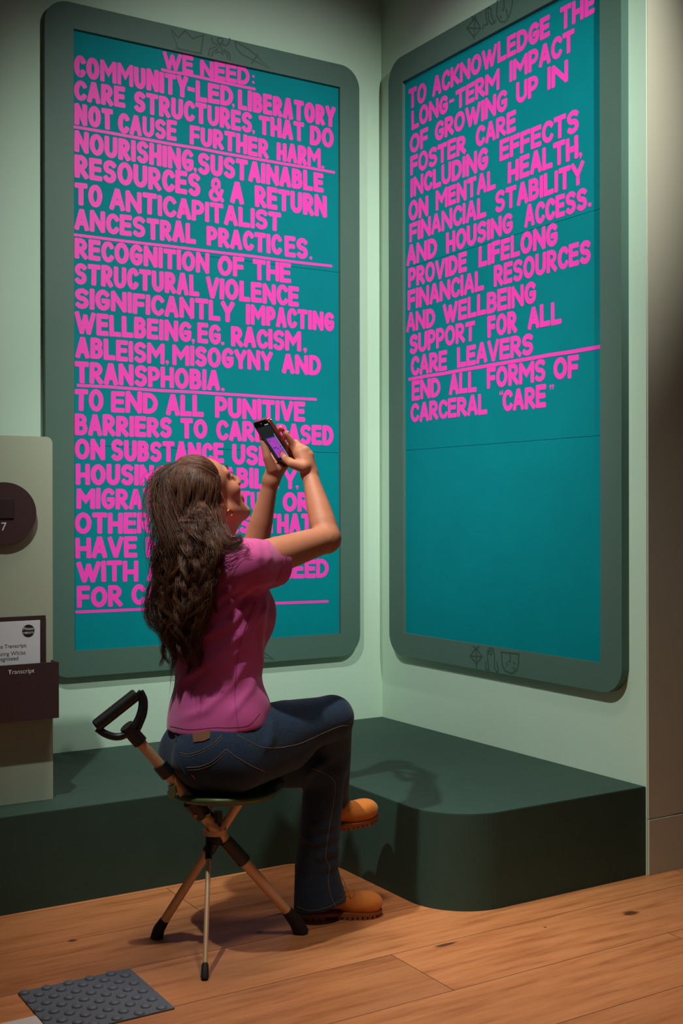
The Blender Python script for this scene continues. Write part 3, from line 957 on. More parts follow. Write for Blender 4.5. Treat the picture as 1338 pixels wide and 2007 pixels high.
flat_tube('handle_socket', on_shaft(.965), on_shaft(1.045), .0185, M['black_plastic'], grip, 16, .9)
# far leg from the left foot up to the seat
FL = V((-1.5237, -1.1907, 0.015))
TL = V((-1.3731, -1.4115, 0.4114))
d2 = (TL - FL).normalized()
lg = flat_tube('leg', FL + d2 * .022, TL, .0120, M['tube'], sroot, 16, .75)
flat_tube('leg_sleeve', FL.lerp(TL, .60), FL.lerp(TL, .73), .0165, M['black_plastic'], lg, 12, .8)
tube('foot_cap', [FL + d2 * .045, FL + d2 * .012, FL - Vector((0, 0, .0145))], [.0135, .0165, .0185], M['rubber'], lg, 8, .85, SIDE)
# thin front leg, seen almost upright
FF = V((-1.5364, -1.5191, 0.002))
TF = V((-1.4186, -1.3012, 0.3377))
d3 = (TF - FF).normalized()
lg = tube('leg', [FF + d3 * .03, TF], .0064, M['tube'], sroot, 14)
tube('leg_sleeve', [FF.lerp(TF, .72), FF.lerp(TF, .93)], .0088, M['black_plastic'], lg, 12)
tube('foot_cap', [FF + Vector((0, 0, .0)), FF + d3 * .006, FF + d3 * .034, FF + d3 * .040], [.0080, .0100, .0088, .0062], M['rubber'], lg, 12)
tube('foot_cap', [on_shaft(.085), on_shaft(.03), FR - Vector((0, 0, .0195)) + V((0.8503, -0.5263, 0)) * .004], [.0150, .0190, .0215], M['rubber'], sroot, 10, .85, SIDE)
# ring and hub where they cross
bm = bmesh.new()
ring = []
for k in range(28):
    a = 2 * PI * k / 28
    c, s = math.cos(a), math.sin(a)
    ring.append([bm.verts.new(V((-1.4332, -1.3628, 0.3134)) + Vector((c * r, s * r, z + .10 * s * 0))) for r, z in ((.030, -.006), (.030, .0075), (.0265, .0075), (.0265, -.006))])
for k in range(28):
    a, b = ring[k], ring[(k + 1) % 28]
    for q in range(4): bm.faces.new((a[q], b[q], b[(q + 1) % 4], a[(q + 1) % 4]))
from_bm('hub_ring', bm, M['tube'], sroot, smooth=False)
tube('hub', [V((-1.4221, -1.346, 0.3588)), V((-1.4223, -1.346, 0.2785))], [.015, .02], M['black_plastic'], sroot, 12)
br = tube('bracket', [V((-1.4339, -1.3857, 0.3716)), V((-1.434, -1.3857, 0.3425))], .011, M['black_plastic'], sroot, 8)
tube('cross_bar', [V((-1.4701, -1.3516, 0.389)), V((-1.3912, -1.4004, 0.3968))], .0055, M['tube'], sroot, 10)
tube('upright_rod', [V((-1.4248, -1.3208, 0.4022)), V((-1.4249, -1.3208, 0.3402))], .005, M['tube'], sroot, 10)
# moulded seat: dished rounded triangle
SC0 = V((-1.3915, -1.3413, 0.4263))
bm = bmesh.new()
rings = []
NS = 48
HDG = math.atan2((0.9995, -0.0307, 0)[1], (0.9995, -0.0307, 0)[0])
for r, z in ((0, -.030), (.35, -.030), (.75, -.026), (.96, -.014), (1.0, -.004), (.97, .002), (.8, -.002), (.5, -.006), (0, -.008)):
    row = []
    for k in range(NS):
        a = 2 * PI * k / NS
        rad = (.150 + .016 * math.cos(3 * a)) * r
        sag = -.014 * (1 - math.cos(3 * a)) * .5 * r * r
        row.append(bm.verts.new(SC0 + Vector((math.cos(a + HDG) * rad, math.sin(a + HDG) * rad, z + sag))) if r else None)
    if r == 0: row = [bm.verts.new(SC0 + Vector((0, 0, z)))]
    rings.append(row)
for a, b in zip(rings, rings[1:]):
    for k in range(NS):
        k2 = (k + 1) % NS
        if len(a) == 1: bm.faces.new((a[0], b[k], b[k2]))
        elif len(b) == 1: bm.faces.new((a[k], b[0], a[k2]))
        else: bm.faces.new((a[k], b[k], b[k2], a[k2]))
seat = from_bm('seat', bm, M['green_plastic'], sroot, smooth=True)
bm = bmesh.new()
bm_prism(bm, [(-0.1242, 0.0039), (-0.1399, -0.0013), (-0.1452, -0.0131), (-0.1426, -0.0262), (-0.1295, -0.0353), (-0.1229, -0.0144)], -.014, .014, lambda x, y, z: tuple(V((-1.4336, -1.4211, 0.4446)) + V((0.8503, -0.5263, 0)) * x + Vector((0, 0, 1)) * y + SIDE * z))
from_bm('strap_tab', bm, M['strap'], seat)

# ---------------------------------------------------------------- phone held up in both hands
PC = V((-1.178, -1.225, 1.3404))
PN = V((-0.8004, -0.1538, -0.5794))                               # out of the screen, towards her eyes
PU = V((-0.5889, 0.0209, 0.808))
PW = PU.cross(PN).normalized()
pm = Matrix((PW, PU, PN)).transposed().to_4x4()
pm.translation = PC
phone = empty('smartphone', PC)
phone.matrix_world = pm
bpy.context.view_layer.update()
phone['local_build'] = 1
tag(phone, 'smartphone in glossy red-brown case held up in both hands, screen lit with pink lettering', 'phone')
M['case'] = mat('red_brown_glossy_case', (112, 44, 36), 0.16, vary=0.05, scale=60, spec=0.6, coat=0.5)
M['glass'] = mat('black_glass', (8, 8, 10), 0.08, vary=0.0, spec=0.5)


def emit(name, rgb, strength, noise=None):
    N = NT(name)
    N.b.inputs['Base Color'].default_value = (0.005, 0.005, 0.005, 1)
    N.b.inputs['Emission Strength'].default_value = strength
    N.b.inputs['Roughness'].default_value = 0.1
    c = lin(rgb)
    N.b.inputs['Emission Color'].default_value = (*c, 1)
    return N.m


PWD, PLN = .0375, .0775
bm = bmesh.new()
bm_prism(bm, rounded_rect(-PWD, -PLN, PWD, PLN, .010, 6), -.0065, .0045)
bmesh.ops.bevel(bm, geom=[e for e in bm.edges if abs(e.verts[0].co.z - e.verts[1].co.z) < 1e-5], offset=.0022, segments=3, affect='EDGES')
from_bm('case', bm, M['case'], phone)
bm = bmesh.new()
bm_prism(bm, rounded_rect(-PWD + .003, -PLN + .003, PWD - .003, PLN - .003, .008, 6), .004, .0049)
scr = from_bm('screen', bm, M['glass'], phone)
scr['local_build'] = 1


def screen_part(name, x0, y0, x1, y1, m_, z=.00495):
    bm = bmesh.new()
    bm_prism(bm, [(x0, y0), (x1, y0), (x1, y1), (x0, y1)], z, z + .00012)
    return from_bm(name, bm, m_, scr)


screen_part('preview_wall', -.033, -.046, .0335, .058, emit('screen_dark_wall', (44, 48, 50), 0.5))
screen_part('preview_panel', -.020, -.046, .0255, .022, emit('screen_violet_panel', (92, 84, 190), 0.55), .0051)
bm = bmesh.new()
rnd = random.Random(4)
for k in range(13):
    y = .018 - k * .0048
    x = -.018
    while x < .0235:
        w_ = rnd.uniform(.003, .009)
        x2 = min(x + w_, .0245)
        if rnd.random() < .9:
            bm_prism(bm, [(x, y - .0034), (x2, y - .0034), (x2, y), (x, y)], .00525, .0053)
        x = x2 + .0012
from_bm('preview_lettering', bm, emit('screen_magenta', (226, 70, 214), 0.75), scr)
screen_part('preview_edge', .0255, -.046, .0285, .030, emit('screen_pale_edge', (150, 170, 190), 0.7), .0051)
for k in range(4): screen_part('status_icon', .012 + k * .0045, .0605, .0150 + k * .0045, .0632, emit('screen_icon_%d' % k, (210, 220, 230), 0.8))
bm = bmesh.new()
bm_prism(bm, [(.001 + .0072 * math.cos(2 * PI * i / 24), -.0585 + .0072 * math.sin(2 * PI * i / 24)) for i in range(24)], .00495, .0051)
from_bm('shutter_button', bm, emit('screen_white', (235, 245, 250), 1.0), scr)
bm = bmesh.new()
bm_prism(bm, [(.0 + .0016 * math.cos(2 * PI * i / 16), .0685 + .0016 * math.sin(2 * PI * i / 16)) for i in range(16)], .0049, .00505)
from_bm('camera_dot', bm, emit('screen_green_dot', (90, 200, 140), 0.6), scr)
for y0, y1 in ((.012, .034), (-.014, .004)):
    bm = bmesh.new()
    bm_box(bm, (PWD - .0005, y0, -.002), (PWD + .0016, y1, .001), .0006)
    from_bm('side_button', bm, M['case'], phone)

# ---------------------------------------------------------------- signed-distance sculpting
class Sculpt:
    """smooth union of rounded shapes on a grid, meshed as one continuous surface"""
    def __init__(self, lo, hi, res):
        self.lo = np.array(lo, np.float32)
        self.res = res
        self.n = np.ceil((np.array(hi) - self.lo) / res).astype(int) + 1
        self.v = np.full(self.n, 0.05, np.float32)

    def region(self, lo, hi, pad):
        a = np.clip(np.floor((np.array(lo) - pad - self.lo) / self.res).astype(int), 0, self.n)
        b = np.clip(np.ceil((np.array(hi) + pad - self.lo) / self.res).astype(int) + 1, 0, self.n)
        if np.any(b <= a): return None, None
        ax = [self.lo[i] + np.arange(a[i], b[i], dtype=np.float32) * self.res for i in range(3)]
        X, Y, Z = np.meshgrid(*ax, indexing='ij', sparse=True)
        return tuple(slice(a[i], b[i]) for i in range(3)), (X, Y, Z)

    def merge(self, sl, d, k, sub=False):
        a = self.v[sl]
        if sub:
            d = -d
            if k > 0:
                h = np.maximum(k - np.abs(a - d), 0) / k
                self.v[sl] = np.maximum(a, d) + h * h * k * 0.25
            else: self.v[sl] = np.maximum(a, d)
        else:
            if k > 0:
                h = np.maximum(k - np.abs(a - d), 0) / k
                self.v[sl] = np.minimum(a, d) - h * h * k * 0.25
            else: self.v[sl] = np.minimum(a, d)

    def cone(self, p, q, r1, r2, k=0.01, sub=False, sq=None):
        """round cone; sq=(axis, factor): flattened along an axis"""
        p, q = np.array(p, np.float32), np.array(q, np.float32)
        lo = np.minimum(p - r1, q - r2); hi = np.maximum(p + r1, q + r2)
        sl, G = self.region(lo, hi, k + .012)
        if sl is None: return
        ba = q - p
        L2 = float(ba @ ba) + 1e-9
        rx, ry, rz = (G[i] - p[i] for i in range(3))
        h = np.clip((rx * ba[0] + ry * ba[1] + rz * ba[2]) / L2, 0, 1)
        ex, ey, ez = rx - h * ba[0], ry - h * ba[1], rz - h * ba[2]
        if sq is not None:
            ax = np.array(sq[0], np.float32); ax /= np.linalg.norm(ax)
            c = (ex * ax[0] + ey * ax[1] + ez * ax[2]) * (sq[1] - 1)
            d = np.sqrt((ex + c * ax[0]) ** 2 + (ey + c * ax[1]) ** 2 + (ez + c * ax[2]) ** 2) - (r1 + h * (r2 - r1))
        else:
            d = np.sqrt(ex * ex + ey * ey + ez * ez) - (r1 + h * (r2 - r1))
        self.merge(sl, d, k, sub)

    def chain(self, pts, rad, k=0.006, sub=False):
        """tapered limb through several joints, merged as one shape"""
        P = np.array(pts, np.float32); r = max(rad)
        sl, G = self.region(P.min(0) - r, P.max(0) + r, k + .012)
        if sl is None: return
        best = None
        for p, q, r1, r2 in zip(P, P[1:], rad, rad[1:]):
            ba = q - p
            L2 = float(ba @ ba) + 1e-9
            rx, ry, rz = (G[i] - p[i] for i in range(3))
            h = np.clip((rx * ba[0] + ry * ba[1] + rz * ba[2]) / L2, 0, 1)
            d = np.sqrt((rx - h * ba[0]) ** 2 + (ry - h * ba[1]) ** 2 + (rz - h * ba[2]) ** 2) - (r1 + h * (r2 - r1))
            best = d if best is None else np.minimum(best, d)
        self.merge(sl, best, k, sub)

    def ell(self, c, axes, radii, k=0.02, sub=False):
        c = np.array(c, np.float32)
        A = np.array(axes, np.float32)
        A = A / np.linalg.norm(A, axis=1)[:, None]
        r = np.array(radii, np.float32)
        e = np.sqrt(((A * r[:, None]) ** 2).sum(0))
        sl, G = self.region(c - e, c + e, k + .012)
        if sl is None: return
        g = [G[i] - c[i] for i in range(3)]
        loc = [(g[0] * A[j, 0] + g[1] * A[j, 1] + g[2] * A[j, 2]) for j in range(3)]
        k0 = np.sqrt(sum((loc[j] / r[j]) ** 2 for j in range(3)))
        k1 = np.sqrt(sum((loc[j] / r[j] ** 2) ** 2 for j in range(3))) + 1e-6
        self.merge(sl, k0 * (k0 - 1) / k1, k, sub)

    def cut(self, point, normal, lo, hi, k=0.004):
        """remove what lies on the normal's side of a plane, inside a box"""
        sl, G = self.region(lo, hi, 0)
        if sl is None: return
        n = np.array(normal, np.float32); n /= np.linalg.norm(n)
        d = -sum((G[i] - point[i]) * n[i] for i in range(3))
        self.merge(sl, d, k, sub=True)

    def mesh(self, name, smooth=2):
        v = self.v
        s = v < 0
        c = np.zeros(np.array(v.shape) - 1, np.uint8)
        offs = [(i, j, k) for i in (0, 1) for j in (0, 1) for k in (0, 1)]
        sh = [slice(0, -1), slice(1, None)]
        for o in offs: c += s[sh[o[0]], sh[o[1]], sh[o[2]]]
        act = (c > 0) & (c < 8)
        ijk = np.argwhere(act)
        idx = np.full(act.shape, -1, np.int32)
        idx[act] = np.arange(len(ijk), dtype=np.int32)
        val = {o: v[ijk[:, 0] + o[0], ijk[:, 1] + o[1], ijk[:, 2] + o[2]] for o in offs}
        pos = np.zeros((len(ijk), 3), np.float64)
        cnt = np.zeros(len(ijk))
        for o in offs:
            for ax in range(3):
                if o[ax]: continue
                o2 = tuple(1 if t == ax else o[t] for t in range(3))
                a, b = val[o], val[o2]
                m = (a < 0) != (b < 0)
                t = a / np.where(m, a - b, 1)
                p = np.tile(np.array(o, float), (len(ijk), 1))
                p[:, ax] += t
                pos[m] += p[m]
                cnt[m] += 1
        pos = (ijk + pos / cnt[:, None]) * self.res + self.lo
        faces = []
        for ax in range(3):
            a = [slice(None)] * 3; b = [slice(None)] * 3
            a[ax] = slice(0, -1); b[ax] = slice(1, None)
            sa, sb = s[tuple(a)], s[tuple(b)]
            ch = np.argwhere(sa != sb)
            u, w = (ax + 1) % 3, (ax + 2) % 3
            ch = ch[(ch[:, u] > 0) & (ch[:, w] > 0) & (ch[:, u] < act.shape[u]) & (ch[:, w] < act.shape[w])]
            q = []
            for du, dw in ((-1, -1), (0, -1), (0, 0), (-1, 0)):
                t = ch.copy(); t[:, u] += du; t[:, w] += dw
                q.append(idx[t[:, 0], t[:, 1], t[:, 2]])
            q = np.stack(q, 1)
            ins = sa[ch[:, 0], ch[:, 1], ch[:, 2]]
            q[~ins] = q[~ins][:, ::-1]
            faces.append(q)
        faces = np.concatenate(faces)
        faces = faces[(faces >= 0).all(1)]
        # light Laplacian smoothing
        for _ in range(smooth):
            acc = np.zeros_like(pos); n = np.zeros(len(pos))
            for i in range(4):
                a, b = faces[:, i], faces[:, (i + 1) % 4]
                np.add.at(acc, a, pos[b]); np.add.at(n, a, 1)
                np.add.at(acc, b, pos[a]); np.add.at(n, b, 1)
            pos = pos * .5 + .5 * acc / np.maximum(n, 1)[:, None]
        return pos, faces


def normals_of(pos, faces):
    a = pos[faces[:, 2]] - pos[faces[:, 0]]
    b = pos[faces[:, 3]] - pos[faces[:, 1]]
    fn = np.cross(a, b)
    vn = np.zeros_like(pos)
    for i in range(4): np.add.at(vn, faces[:, i], fn)
    return vn / (np.linalg.norm(vn, axis=1)[:, None] + 1e-12)


def npv(p): return np.array(p, float)


RH, FH, ZU = npv((0.8503, -0.5263, 0)), npv((0.5263, 0.8503, 0)), np.array((0, 0, 1.0))      # across the view, along the view, up


def heading(deg): return math.cos(math.radians(deg)) * RH + math.sin(math.radians(deg)) * FH
def left_of(deg): return -math.sin(math.radians(deg)) * RH + math.cos(math.radians(deg)) * FH


def side_coords(pos, o):
    """coordinates of points in the upright plane across the body, measured from o"""
    d = pos - o
    return d @ RH, d[:, 2]


def fold_field(pos, vn, o, folds, facing=True):
    """soft ridges (height, width, polyline in the upright plane) raised on the side turned to -FH"""
    a, b = side_coords(pos, o)
    h = np.zeros(len(pos))
    w8 = np.clip(-(vn @ FH) * 2 + .35, 0, 1) if facing else 1.0
    for amp, sig, line in folds:
        best = np.full(len(pos), 9.0)
        P = [np.array(p) for p in line]
        Lt = sum(np.linalg.norm(q - p) for p, q in zip(P, P[1:]))
        run = 0
        fade = np.zeros(len(pos))
        for p, q in zip(P, P[1:]):
            e = q - p
            L = np.linalg.norm(e)
            t = np.clip(((a - p[0]) * e[0] + (b - p[1]) * e[1]) / (L * L), 0, 1)
            d = np.hypot(a - p[0] - t * e[0], b - p[1] - t * e[1])
            m = d < best
            best[m] = d[m]
            fade[m] = (run + t[m] * L) / Lt
            run += L
        h += amp * np.exp(-(best / sig) ** 2) * np.clip(np.minimum(fade, 1 - fade) * 5 + .15, 0, 1)
    return h * w8


def relax(h, faces, it=4):
    """average a per-vertex value over its neighbours"""
    for _ in range(it):
        acc = np.zeros_like(h); n = np.zeros_like(h)
        for i in range(4):
            a, b = faces[:, i], faces[:, (i + 1) % 4]
            np.add.at(acc, a, h[b]); np.add.at(n, a, 1)
            np.add.at(acc, b, h[a]); np.add.at(n, b, 1)
        h = acc / np.maximum(n, 1)
    return h

# ---------------------------------------------------------------- the seated woman
def skin_mat():
    N = NT('tanned_skin')
    v = N.coord()
    big = N.noise(14, 4, 0.55, v)
    fine = N.noise(160, 3, 0.6, v)
    c = N.mix(lin((170, 104, 76)), lin((196, 132, 102)), big)
    c = N.mix(c, lin((164, 92, 70)), N.ramp(fine, [(.5, (0, 0, 0)), (.8, (.35, .35, .35))]))
    N.l(c, N.b.inputs['Base Color'])
    N.b.inputs['Roughness'].default_value = 0.55
    N.b.inputs['Specular IOR Level'].default_value = 0.32
    N.b.inputs['Subsurface Weight'].default_value = 0.08
    N.b.inputs['Subsurface Radius'].default_value = (0.012, 0.004, 0.002)
    N.b.inputs['Subsurface Scale'].default_value = 0.5
    N.bump(N.noise(420, 3, 0.6, v), 0.12, 0.0006)
    return N.m


M['skin'] = skin_mat()
M['lips'] = mat('lips', (150, 76, 70), 0.4, vary=0.03)
M['nail'] = mat('dark_red_nail_varnish', (170, 22, 52), 0.2, vary=0.0, coat=0.6)
M['eye'] = mat('eye_white', (225, 218, 210), 0.2, vary=0.0)
M['iris'] = mat('dark_iris', (50, 32, 22), 0.2, vary=0.0)
M['gold'] = mat('gold', (214, 164, 84), 0.25, metal=1.0, vary=0.02)
M['patch'] = mat('brown_leather_patch', (112, 66, 36), 0.6, vary=0.08, scale=60, bump=0.2)
M['thread'] = mat('tan_stitching', (126, 102, 78), 0.7, vary=0.05)
M['red_tab'] = mat('red_tab', (180, 60, 50), 0.7, vary=0.02)
M['nubuck'] = mat('wheat_nubuck', (206, 122, 48), 0.8, vary=0.07, scale=45, bump=0.3, bscale=500, bdist=0.0006, sheen=0.2, spec=0.25)
M['gum'] = mat('brown_gum_sole', (150, 84, 40), 0.65, vary=0.06, scale=60, bump=0.15)
M['lace'] = mat('tan_lace', (196, 150, 84), 0.8, vary=0.05, scale=300)
M['shirt_thread'] = mat('shirt_seam', (140, 52, 96), 0.8, vary=0.02)


def cloth_mat(name, rgb, dark, wsc, rough, sheen, bump):
    N = NT(name)
    v = N.coord()
    f = N.noise(9, 4, 0.6, v)
    g = N.noise(wsc, 2, 0.5, v)
    base = N.mix(lin(dark), lin(rgb), f)
    N.l(N.mix(base, tuple(x * .72 for x in lin(rgb)), N.ramp(g, [(.45, (0, 0, 0)), (.75, (.6, .6, .6))])), N.b.inputs['Base Color'])
    N.b.inputs['Roughness'].default_value = rough
    N.b.inputs['Sheen Weight'].default_value = sheen
    N.b.inputs['Specular IOR Level'].default_value = 0.2
    N.bump(g, bump, 0.0006)
    return N.m


M['shirt'] = cloth_mat('magenta_jersey', (204, 86, 150), (188, 74, 136), 800, 0.85, 0.25, 0.15)


def denim_mat():
    N = NT('dark_blue_denim')
    v = N.coord()
    w = N.n('ShaderNodeTexWave', wave_type='BANDS', bands_direction='DIAGONAL')
    N.l(v, w.inputs[0])
    w.inputs['Scale'].default_value = 420
    w.inputs['Distortion'].default_value = 1.5
    f = N.noise(7, 4, 0.6, v)
    g = N.noise(420, 2, 0.6, v)
    base = N.mix(lin((24, 31, 45)), lin((42, 62, 86)), f)
    c = N.mix(base, lin((70, 94, 122)), N.ramp(g, [(.5, (0, 0, 0)), (.8, (.55, .55, .55))]))
    N.l(c, N.b.inputs['Base Color'])
    N.b.inputs['Roughness'].default_value = 0.85
    N.b.inputs['Specular IOR Level'].default_value = 0.2
    N.b.inputs['Sheen Weight'].default_value = 0.1
    N.bump(w.outputs[0], 0.12, 0.0005)
    return N.m


M['denim'] = denim_mat()


def hair_mat():
    N = NT('dark_brown_hair')
    g = N.n('ShaderNodeNewGeometry')
    c = N.ramp(g.outputs['Random Per Island'], [(0.0, lin((56, 32, 23))), (0.5, lin((80, 47, 32))), (0.85, lin((106, 66, 43))), (1.0, lin((136, 88, 56)))])
    N.l(c, N.b.inputs['Base Color'])
    N.b.inputs['Roughness'].default_value = 0.42
    N.b.inputs['Specular IOR Level'].default_value = 0.4
    return N.m


M['hair'] = hair_mat()
M['hair_base'] = mat('dark_hair_base', (48, 29, 21), 0.6, vary=0.15, scale=120, bump=0.4, bscale=160, bdist=.003, spec=0.25)

person = empty('person', (-1.3591, -1.2678, 0))
tag(person, 'long-haired woman in pink T-shirt and jeans sitting on the stool, legs crossed, photographing the panel', 'person')

HC = npv((-1.4326, -1.3029, 1.1834))
HLm = np.array([(-0.1434, 0.9897, 0), (0.8007, 0.116, 0.5878), (-0.5817, -0.0843, 0.809)])              # her left, face direction, crown direction


def hl(x, y, z): return HC + HLm[0] * x + HLm[1] * y + HLm[2] * z


# --- joints (metres, world)
SH_R, SH_L = npv((-1.3985, -1.4889, 1.0139)), npv((-1.4676, -1.1992, 0.9964))
EL_R, EL_L = npv((-1.1365, -1.4393, 1.0738)), npv((-1.1896, -1.1125, 1.0179))
WR_R, WR_L = npv((-1.1165, -1.3103, 1.2528)), npv((-1.1642, -1.1749, 1.2353))
NECK = npv((-1.4403, -1.3219, 1.057))
CHEST, WAIST, HIPS = npv((-1.4064, -1.3431, 0.8891)), npv((-1.4124, -1.3397, 0.7213)), npv((-1.4107, -1.3293, 0.5381))
HIP_R, HIP_L = npv((-1.4222, -1.428, 0.544)), npv((-1.4053, -1.2386, 0.488))
KN_R, KN_L = npv((-1.1115, -1.4203, 0.5896)), npv((-1.0756, -1.3252, 0.4354))
AN_R, AN_L = npv((-0.9718, -1.178, 0.2943)), npv((-1.0693, -1.2827, 0.0433))
A42 = (left_of(42), heading(42), ZU)
A30 = (left_of(30), heading(30), ZU)


class Sculpture(Sculpt):
    """records shapes first, then allocates a grid that just fits them"""
    def __init__(self, res):
        self.res = res
        self.ops = []
        self.bb = [np.full(3, 9.0), np.full(3, -9.0)]

    def add(self, kind, *a, **k):
        self.ops.append((kind, a, k))
        if k.get('sub') or kind == 'cut': return
        if kind == 'cone':
            p, q, r1, r2 = npv(a[0]), npv(a[1]), a[2], a[3]
            lo, hi = np.minimum(p - r1, q - r2), np.maximum(p + r1, q + r2)
        elif kind == 'ell':
            A = npv(a[1]); e = np.sqrt(((A / np.linalg.norm(A, axis=1)[:, None] * npv(a[2])[:, None]) ** 2).sum(0))
            lo, hi = npv(a[0]) - e, npv(a[0]) + e
        elif kind == 'chain':
            P, r = npv(a[0]), max(a[1])
            lo, hi = P.min(0) - r, P.max(0) + r
        self.bb = [np.minimum(self.bb[0], lo), np.maximum(self.bb[1], hi)]

    def field(self, fn, lo, hi, k=.004, sub=False):
        sl, G = self.region(lo, hi, 0)
        self.merge(sl, fn(*G), k, sub)

    def run(self, smooth=2):
        Sculpt.__init__(self, self.bb[0] - .02, self.bb[1] + .02, self.res)
        for kind, a, k in self.ops: getattr(self, kind)(*a, **k)
        r = self.mesh('m', smooth)
        self.v = None
        return r


def finish(name, pos, faces, material, parent):
    return link(name, mesh_np(name, pos, faces), material, parent, smooth=True)


# --- skin: one continuous surface from head to ankles
S = Sculpture(0.0026)
S.add('ell', hl(0, -.012, .032), HLm, (.073, .093, .083), k=0)
S.add('ell', hl(0, .022, .036), HLm, (.064, .062, .056), k=.02)
S.add('ell', hl(0, .030, -.035), HLm, (.055, .056, .072), k=.025)
for s in (-1, 1):
    S.add('cone', hl(.052 * s, .006, -.050), hl(.018 * s, .074, -.098), .018, .014, k=.03)      # jaw
    S.add('ell', hl(.041 * s, .060, -.018), HLm, (.022, .022, .020), k=.025)                    # cheek
    S.add('cone', hl(.012 * s, .086, .032), hl(.046 * s, .070, .030), .009, .008, k=.015)       # brow
    S.add('ell', hl(.031 * s, .094, .012), HLm, (.015, .012, .010), k=.012, sub=True)           # eye socket
    S.add('ell', hl(.031 * s, .0765, .012), HLm, (.0150, .0125, .0125), k=.004)                 # lids
    S.add('ell', hl(.0105 * s, .103, -.027), HLm, (.0075, .009, .0075), k=.006)                 # nostril wings
    S.add('ell', hl(.0700 * s, -.006, -.008), (HLm[0], HLm[1] + HLm[2] * -.25, HLm[2] + HLm[1] * .25), (.007, .017, .030), k=.006)
    S.add('ell', hl(.077 * s, -.003, -.003), HLm, (.006, .010, .018), k=.004, sub=True)
S.add('cone', hl(0, .090, .020), hl(0, .109, -.020), .0075, .0105, k=.012)                      # nose
S.add('cone', hl(0, .109, -.020), hl(0, .112, -.024), .0105, .009, k=.004)
S.add('ell', hl(0, .083, -.055), HLm, (.026, .014, .018), k=.015)
S.add('cone', hl(-.016, .088, -.060), hl(0, .096, -.057), .0045, .0058, k=.006)
S.add('cone', hl(.016, .088, -.060), hl(0, .096, -.057), .0045, .0058, k=.006)
S.add('cone', hl(-.013, .087, -.070), hl(.013, .087, -.070), .0065, .0065, k=.006)
S.add('ell', hl(0, .072, -.102), HLm, (.020, .017, .016), k=.018)                               # chin
S.add('cone', hl(0, -.030, -.045), NECK, .050, .054, k=.035)
S.add('cone', hl(0, .015, -.085), NECK + heading(42) * .035 + (0, 0, -.02), .036, .035, k=.035)
S.add('cone', NECK, SH_R, .048, .045, k=.04)
S.add('cone', NECK, SH_L, .048, .045, k=.04)
S.add('ell', CHEST, A42, (.132, .090, .150), k=.05)
S.add('ell', WAIST, A42, (.112, .088, .14), k=.05)
S.add('ell', HIPS, A30, (.145, .098, .09), k=.05)


def arm(sh, el, wr, rl):
    d = el - sh
    S.add('chain', [sh, sh + d * .4, sh + d * .85, el], [.052, .0465, .0385, .0355], k=.02)
    e = wr - el
    S.add('chain', [el, el + e * .22, el + e * .45, el + e * .7, el + e * .9, wr], [.0350, .0362, .0330, .0270, .0228, .0222], k=.012)
    S.add('cone', el - d / np.linalg.norm(d) * .004 - e / np.linalg.norm(e) * .012, el - e / np.linalg.norm(e) * .016, .022, .017, k=.02)   # elbow point


arm(SH_R, EL_R, WR_R, 1)
arm(SH_L, EL_L, WR_L, -1)
# right hand: back of the hand towards the camera, index along the phone edge, thumb over the screen
RM = [npv(p) for p in ((-1.1464, -1.2799, 1.3272), (-1.1343, -1.2932, 1.3241), (-1.1248, -1.3051, 1.3167), (-1.1151, -1.311, 1.3039))]
for m, r in zip(RM, (.0125, .0125, .0120, .0110)):
    S.add('cone', WR_R, m, .0195, r, k=.010)
S.add('cone', npv((-1.1348, -1.3166, 1.2749)), npv((-1.1381, -1.2968, 1.3068)), .0165, .0145, k=.012)
FING = [
    ([RM[0], (-1.1655, -1.2821, 1.3507), (-1.1757, -1.2829, 1.3617), (-1.1826, -1.2809, 1.3701)], [.0112, .0092, .0080, .0062]),
    ([RM[1], (-1.1267, -1.2509, 1.342), (-1.1282, -1.2064, 1.334), (-1.1402, -1.192, 1.3271)], [.0112, .0092, .0082, .0070]),
    ([RM[2], (-1.1107, -1.2491, 1.3296), (-1.1145, -1.1997, 1.3157), (-1.128, -1.1878, 1.3071)], [.0108, .0090, .0080, .0068]),
    ([RM[3], (-1.1032, -1.262, 1.309), (-1.1073, -1.2195, 1.2961), (-1.117, -1.2041, 1.2892)], [.0098, .0082, .0072, .0062]),
    ([(-1.1395, -1.3219, 1.2704), (-1.1651, -1.3013, 1.2791), (-1.1683, -1.2664, 1.2945), (-1.1639, -1.2409, 1.3085)], [.0165, .0135, .0102, .0072]),
]
for pts, rad in FING: S.add('chain', [npv(p) for p in pts], rad, k=.005)
